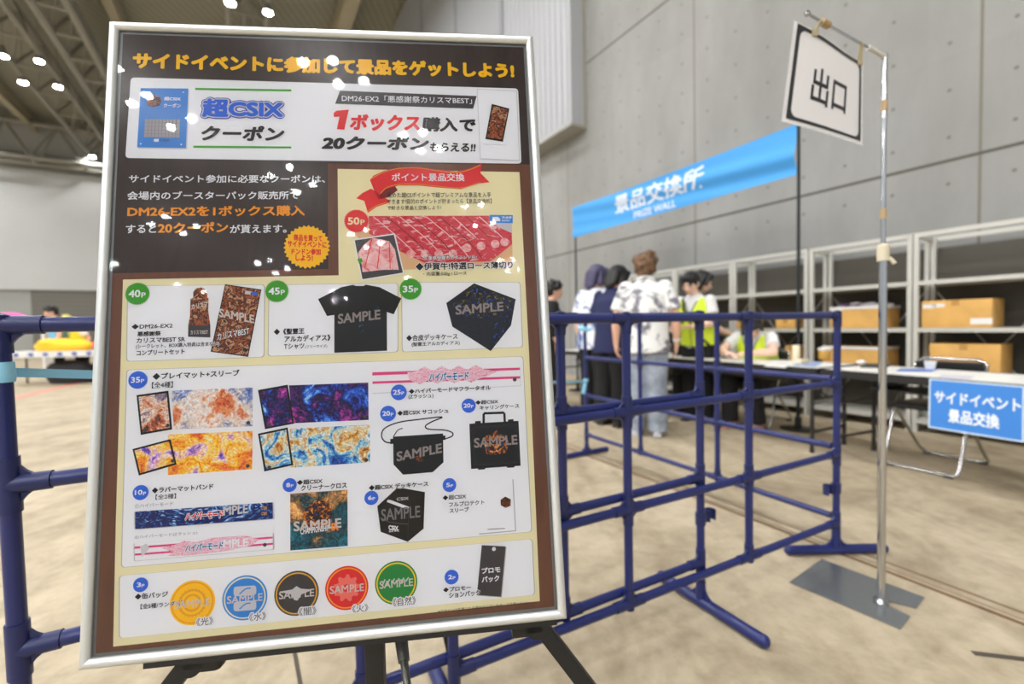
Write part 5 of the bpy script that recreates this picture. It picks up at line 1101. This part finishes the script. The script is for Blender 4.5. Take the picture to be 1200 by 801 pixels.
    if top:
        c = MB(); i0 = len(c.v); w = topw
        c.loft([(V((0, 0, top_hem)), .19 * w * fat, .14 * w * fat), (V((0, 0, .08)), .178 * w * fat, .13 * w * fat), (V((0, 0, .28)), .184 * w, .135 * w), (V((0, 0, .40)), .192 * w, .122 * w), (V((0, 0, .465)), .175 * w, .095), (V((0, 0, .51)), .115, .08), (V((0, 0, .55)), .072, .07)], 24); xf(c, i0, MT)
        for k in (-1, 1):
            e_ = SH[k].lerp(EL[k], min(1, sleeve)); c.ell(SH[k] + V((0, 0, -.005)), (.068 * s * w,) * 3); c.cyl(SH[k], e_, .064 * s * w, .07 * s * w, 18)
            if sleeve > 1: c.ell(EL[k], (.062 * s,) * 3); c.cyl(EL[k], EL[k].lerp(WR[k], sleeve - 1), .06 * s, .042 * s, 18)
        blob(c, 'shirt', top, t, .0095, 3)
    if vest:
        c = MB(); i0 = len(c.v)
        c.loft([(V((0, 0, -.02)), .202 * fat, .152 * fat), (V((0, 0, .10)), .19 * fat, .145 * fat), (V((0, 0, .28)), .196, .156), (V((0, 0, .38)), .196, .148), (V((0, 0, .46)), .178, .118), (V((0, 0, .505)), .14, .098)], 24); xf(c, i0, MT)
        blob(c, 'safety_vest', vest, t, .0095, 2); vo = bpy.data.objects[t.children[-1].name] if False else [o for o in t.children if o.name.startswith('safety_vest')][0]
        bm = bmesh.new(); bm.from_mesh(vo.data); iv = MT.inverted(); dl = []
        for f in bm.faces:
            q = iv @ f.calc_center_median()
            if q.y > .02 and q.z > .30 and abs(q.x) < (q.z - .30) * .48: dl.append(f)
        bmesh.ops.delete(bm, geom=dl, context='FACES'); bm.to_mesh(vo.data); bm.free()
        c = MB(); i0 = len(c.v)
        for k in (-1, 1): c.tube([(.078 * k, .03, .50), (.06 * k, .105, .46), (.03 * k, .142, .38), (.0, .152, .30)], .007, 8)
        c.tube([(0, .156, .30), (0, .158, .12), (0, .156, -.01)], .005, 8); xf(c, i0, MT); c.build('vest_piping', mat('piping_grey', (120, 122, 96), .6), vo)
    for k in (-1, 1):
        c = MB(); q = AN[k]; z0 = q.z - .085 * s
        c.ell((q.x, q.y + .045 * s, z0 + .035 * s), (.048 * s, .135 * s, .034 * s)); c.ell((q.x, q.y - .03 * s, z0 + .05 * s), (.045 * s, .055 * s, .05 * s)); c.box((q.x, q.y + .04 * s, z0 + .012 * s), (.085 * s, .25 * s, .022 * s), None, None, .01)
        blob(c, 'shoe', shoe or mat('shoe_black', (30, 30, 32), .5), t, .009, 2)
    if extras: extras(t, U, H, WR, EL, s, HM)
    return t
def pattern(name, base, ink_, thr=.52, scale=7, dist=1.2):
    m = mat(name, base, .75); nt = m.node_tree; b = nt.nodes['Principled BSDF']; tc = nt.nodes.new('ShaderNodeTexCoord'); nz = nt.nodes.new('ShaderNodeTexNoise')
    nz.inputs['Scale'].default_value = scale; nz.inputs['Detail'].default_value = 7; nz.inputs['Distortion'].default_value = dist; nz.inputs['Roughness'].default_value = .65
    rp = nt.nodes.new('ShaderNodeValToRGB'); e = rp.color_ramp.elements; e[0].position = thr; e[0].color = rgb(base); e[1].position = thr + .07; e[1].color = rgb(ink_)
    nt.links.new(tc.outputs['Object'], nz.inputs['Vector']); nt.links.new(nz.outputs['Fac'], rp.inputs['Fac']); nt.links.new(rp.outputs[0], b.inputs['Base Color']); return m
BLK = mat('cloth_black', (15, 15, 17), .85); NAVY = mat('cloth_navy', (24, 30, 74), .8); JEAN = mat('denim_pale', (146, 154, 168), .8, var=.2, scale=9); WHT = mat('cloth_white', (232, 232, 232), .8); YEL = mat('vest_yellow', (218, 240, 52), .6)
HBLK = mat('hair_black', (16, 14, 15), .5); HBRN = mat('hair_brown', (98, 72, 50), .5, var=.45, scale=18); HPUR = mat('hair_violet', (66, 62, 92), .5, var=.2, scale=20)
SHW = pattern('shirt_white_grey_print', (234, 234, 232), (120, 118, 130), .51, 4.5); SHB = pattern('shirt_white_blue_print', (230, 232, 236), (76, 102, 160), .50, 7)
DV = NT(1, 0) - NT(0, 0)
# customers at the counter
def watch(t, U, H, WR, EL, s, HM):
    d = (WR[1] - EL[1]).normalized(); m = MB(); m.cyl(WR[1] - d * .045, WR[1] - d * .022, .034, .033, 18); m.build('wristband', mat('wrist_white', (230, 230, 228), .5), t)
    m = MB(); i0 = 0; m.tube([HM @ V((.07 * math.cos(a), -.005 + .075 * math.sin(a), .0)) for a in [k * math.pi / 8 for k in range(16)]], .016, 8, closed=True); m.build('collar', SHW, t)
person('man with brown hair seen from behind, loose white shirt with grey print and pale jeans', V((1.245, 4.17, 0)), V((.36, .93, 0)), 1.70, .05, None,
       {-1: ((-.265, -.03, 1.10), (-.275, .02, .86), (.05, .1, -1), (1, .1, 0), (0, 1, 0), .6), 1: ((.265, -.02, 1.10), (.27, .04, .86), (-.05, .1, -1), (-1, .1, 0), (0, 1, 0), .6)}, None, (0, .22), 'puff', HBRN, SHW, -.13, .78, 1.14, None, JEAN, 1.22, .05, mat('shoe_grey', (190, 192, 198), .6), SKIN, watch)
person('person with black hair in a long navy shirt and black trousers, between two patterned shirts', V((1.02, 4.60, 0)), V((.75, .66, 0)), 1.66, .10, None,
       {1: ((.23, .04, 1.08), (.16, .26, 1.02), (-.2, 1, 0), (-1, 0, 0), (0, 0, 1), .7)}, None, (-.2, .35), 'bob', HBLK, NAVY, -.14, .7, 1.08, None, BLK, 1.15, .05)
person('person with violet hair in a white shirt with blue print, leftmost of three customers', V((.885, 4.86, 0)), V((.80, .60, 0)), 1.69, .06, None,
       {1: ((.23, .03, 1.1), (.16, .25, 1.04), (-.2, 1, 0), (-1, 0, 0), (0, 0, 1), .7)}, None, (-.25, .15), 'wolf', HPUR, SHB, -.12, .75, 1.1, None, BLK, 1.1, .05)
def phone(t, U, H, WR, EL, s, HM): pass
person('person in black standing beyond the right edge of the poster board', V((.50, 5.75, 0)), V((1, .1, 0)), 1.60, .04, None, None, None, (0, .1), 'short', HBLK, BLK, -.08, 1.6, 1.05, None, BLK, 1.05, .05, WHT)
# staff behind the counter
def strap(t, U, H, WR, EL, s, HM):
    m = MB(); m.tube([U((.10, -.08, .49)), U((.105, .06, .505)), U((.06, .155, .40)), U((-.02, .168, .25)), U((-.12, .155, .08)), U((-.18, .10, -.02))], .012, 8); m.build('bag_strap', BLK, t)
st1 = person('woman in yellow vest looking down at a phone in her hands, behind the counter', V((1.97, 4.74, 0)), V((-.75, -.66, 0)), 1.58, .16, None,
       {-1: ((-.23, .10, 1.12), (-.10, .33, 1.08), (.5, .8, 0), (0, 0, -1), (-.2, .9, .3), .5), 1: ((.23, .10, 1.12), (.11, .34, 1.06), (-.5, .8, 0), (0, 0, -1), (.2, .9, .3), .7)}, None, (.0, .28), 'tail', HBLK, WHT, -.05, .6, .93, YEL, BLK, 1.05, .06, None, SKIN2, strap)
# the phone she holds
phn = MB(); phn.box((0, 0, 0), (.075, .15, .009), mat('phone_black', (28, 28, 30), .25), None, .004); ph = phn.build('phone', None, None)
M1 = PW(st1); ph.location = M1 @ V((0, .40, 1.075)); ph.rotation_euler = (.5, 0, st1.rotation_euler.z + .3); tag(ph, 'dark phone held in the hands of the standing woman in the yellow vest', 'phone')
person('staff member in black bending to the right, just behind the woman holding a phone', V((1.95, 5.16, 0)), V((.90, -.25, 0)), 1.66, .30, None,
       {-1: ((-.20, .30, 1.02), (-.10, .52, .92), (.1, 1, -.2), (0, 0, -1), (1, 0, 0), .7), 1: ((.22, .30, 1.02), (.14, .52, .92), (-.1, 1, -.2), (0, 0, -1), (-1, 0, 0), .7)}, None, (.0, .1), 'bob', HBLK, BLK, -.05, .9, 1.0, None, BLK, 1.05, .06, None, SKIN2)
sx_, sy_ = 2.52, 4.56
st3 = person('seated staff member in yellow vest with long black hair, leaning on the counter', V((sx_, sy_, 0)), V((-.80, -.60, 0)), 1.60, .36, (0, -.05, .50),
       {-1: ((-.27, .30, .80), (-.10, .47, .79), (.9, .4, -.1), (0, 0, -1), (0, 1, 0), .5), 1: ((.27, .30, .80), (.10, .50, .79), (-.9, .3, -.1), (0, 0, -1), (0, 1, 0), .5)},
       {-1: ((-.12, .40, .50), (-.14, .36, .085)), 1: ((.13, .40, .50), (.12, .40, .085))}, (.5, .75), 'long', HBLK, WHT, -.05, .6, .93, YEL, BLK, 1.15, .07, mat('shoe_pink', (206, 150, 140), .6), SKIN2)
ch2 = dup(ch, V((sx_, sy_, 0)) + V((.80, .60, 0)) * .02, st3.rotation_euler.z, 'chrome tube folding chair under the seated staff member in the yellow vest')
# ================================================================== FAR LEFT BACKGROUND
GW = mat('far_table_white', (222, 220, 216), .5)
def far(x, y, d): r = ray(x, y); return O + r * (d / r.dot(CF))
D1 = 9.5
ft_ = far(70, 408, D1)
lt = thing('folding_table', 'far display table at left with a white front edge dotted blue, heaped with coloured cloth', 'table', (ft_.x, ft_.y + .3, 0), .10)
wT = 2.6
m = MB(); m.box((0, 0, .70), (wT, .7, .03)); m.build('tabletop', GW, lt, smooth=False)
m = MB(); m.box((0, -.355, .655), (wT, .012, .12), GW)
for i in range(9): m.box((-wT / 2 + .2 + i * .28, -.364, .655), (.09, .008, .07), mat('dot_blue', (70, 96, 170), .5))
m.build('front_band', None, lt, smooth=False)
for x in (-1, 1):
    for y in (-.28, .28): m = MB(); m.cyl((x * (wT / 2 - .1), y, 0), (x * (wT / 2 - .1), y, .69), .018, .018, 10); m.build('leg', TLEG, lt)
def heap(name, label, cat, c, r, col, k=9, sd=1):
    rn = random.Random(sd); m = MB(); m.ell((0, 0, r[2] * .4), (r[0], r[1], r[2] * .8))
    for i in range(k): m.ell((rn.uniform(-.7, .7) * r[0], rn.uniform(-.6, .6) * r[1], r[2] * rn.uniform(.3, .8)), (r[0] * .4, r[1] * .5, r[2] * .45))
    o = blob(m, name, mat('heap_%d_%d_%d' % col, col, .7), None, .03, 4); o.location = c; return tag(o, label, cat)
heap('cloth_heap', 'yellow cloth heaped on the far display table at left', 'cloth', (ft_.x - .12, ft_.y + .22, .725), (.62, .26, .22), (244, 196, 40), 9, 3)
heap('cloth_heap', 'red and pink cloth heap at the right end of the far display table', 'cloth', (ft_.x + .85, ft_.y + .25, .725), (.34, .24, .17), (228, 96, 96), 8, 5)
heap('equipment_bag', 'black bag on the floor under the far display table', 'bag', (ft_.x - .1, ft_.y + .35, 0.02), (.55, .26, .42), (34, 34, 38), 8, 6)
f2 = far(14, 366, 12.5)
l2 = thing('folding_table', 'white table behind the barrier at the left edge, with a pink bundle on it', 'table', (f2.x, f2.y, 0), .1)
m = MB(); m.box((0, 0, 1.32), (2.2, .6, .14)); m.build('tabletop', GW, l2, smooth=False)
for x in (-1, 1):
    m = MB(); m.box((x * .95, 0, .63), (.06, .5, 1.25)); m.build('leg', GW, l2, smooth=False)
heap('cloth_heap', 'pink bundle on the white table at the left edge of the picture', 'cloth', (f2.x - .05, f2.y, 1.40), (.52, .24, .26), (226, 96, 170), 8, 7)
q = far(67, 362, 9.8); person('person in light blue shirt seen far away at left, close to the board frame', V((q.x, q.y, 0)), V((-.7, -.7, 0)), 1.68, .08, None, None, None, (.2, .2), 'short', HBLK, mat('cloth_light_blue', (118, 180, 220), .8), -.08, .7, 1.1, None, BLK, 1.1)
q = far(92, 375, 9.9); person('person in a yellow vest far away at left, right beside the board frame', V((q.x, q.y + .05, 0)), V((-.3, -1, 0)), 1.52, .3, None, None, None, (.1, .5), 'short', mat('hair_yellow', (214, 200, 70), .6), WHT, -.08, .7, 1.05, mat('vest_far_yellow', (226, 220, 60), .6), BLK, 1.1)
m = MB(); q = far(106, 352, 9.9); m.lathe([(.32, 0), (.30, .03), (.04, .80), (.02, .84)], n=20)
tag(m.build('tent_cone', WHT, None), 'white pointed cover standing on the far display table by the board frame', 'cover'); bpy.data.objects['tent_cone'].location = (ft_.x + 1.08, ft_.y + .25, .86)
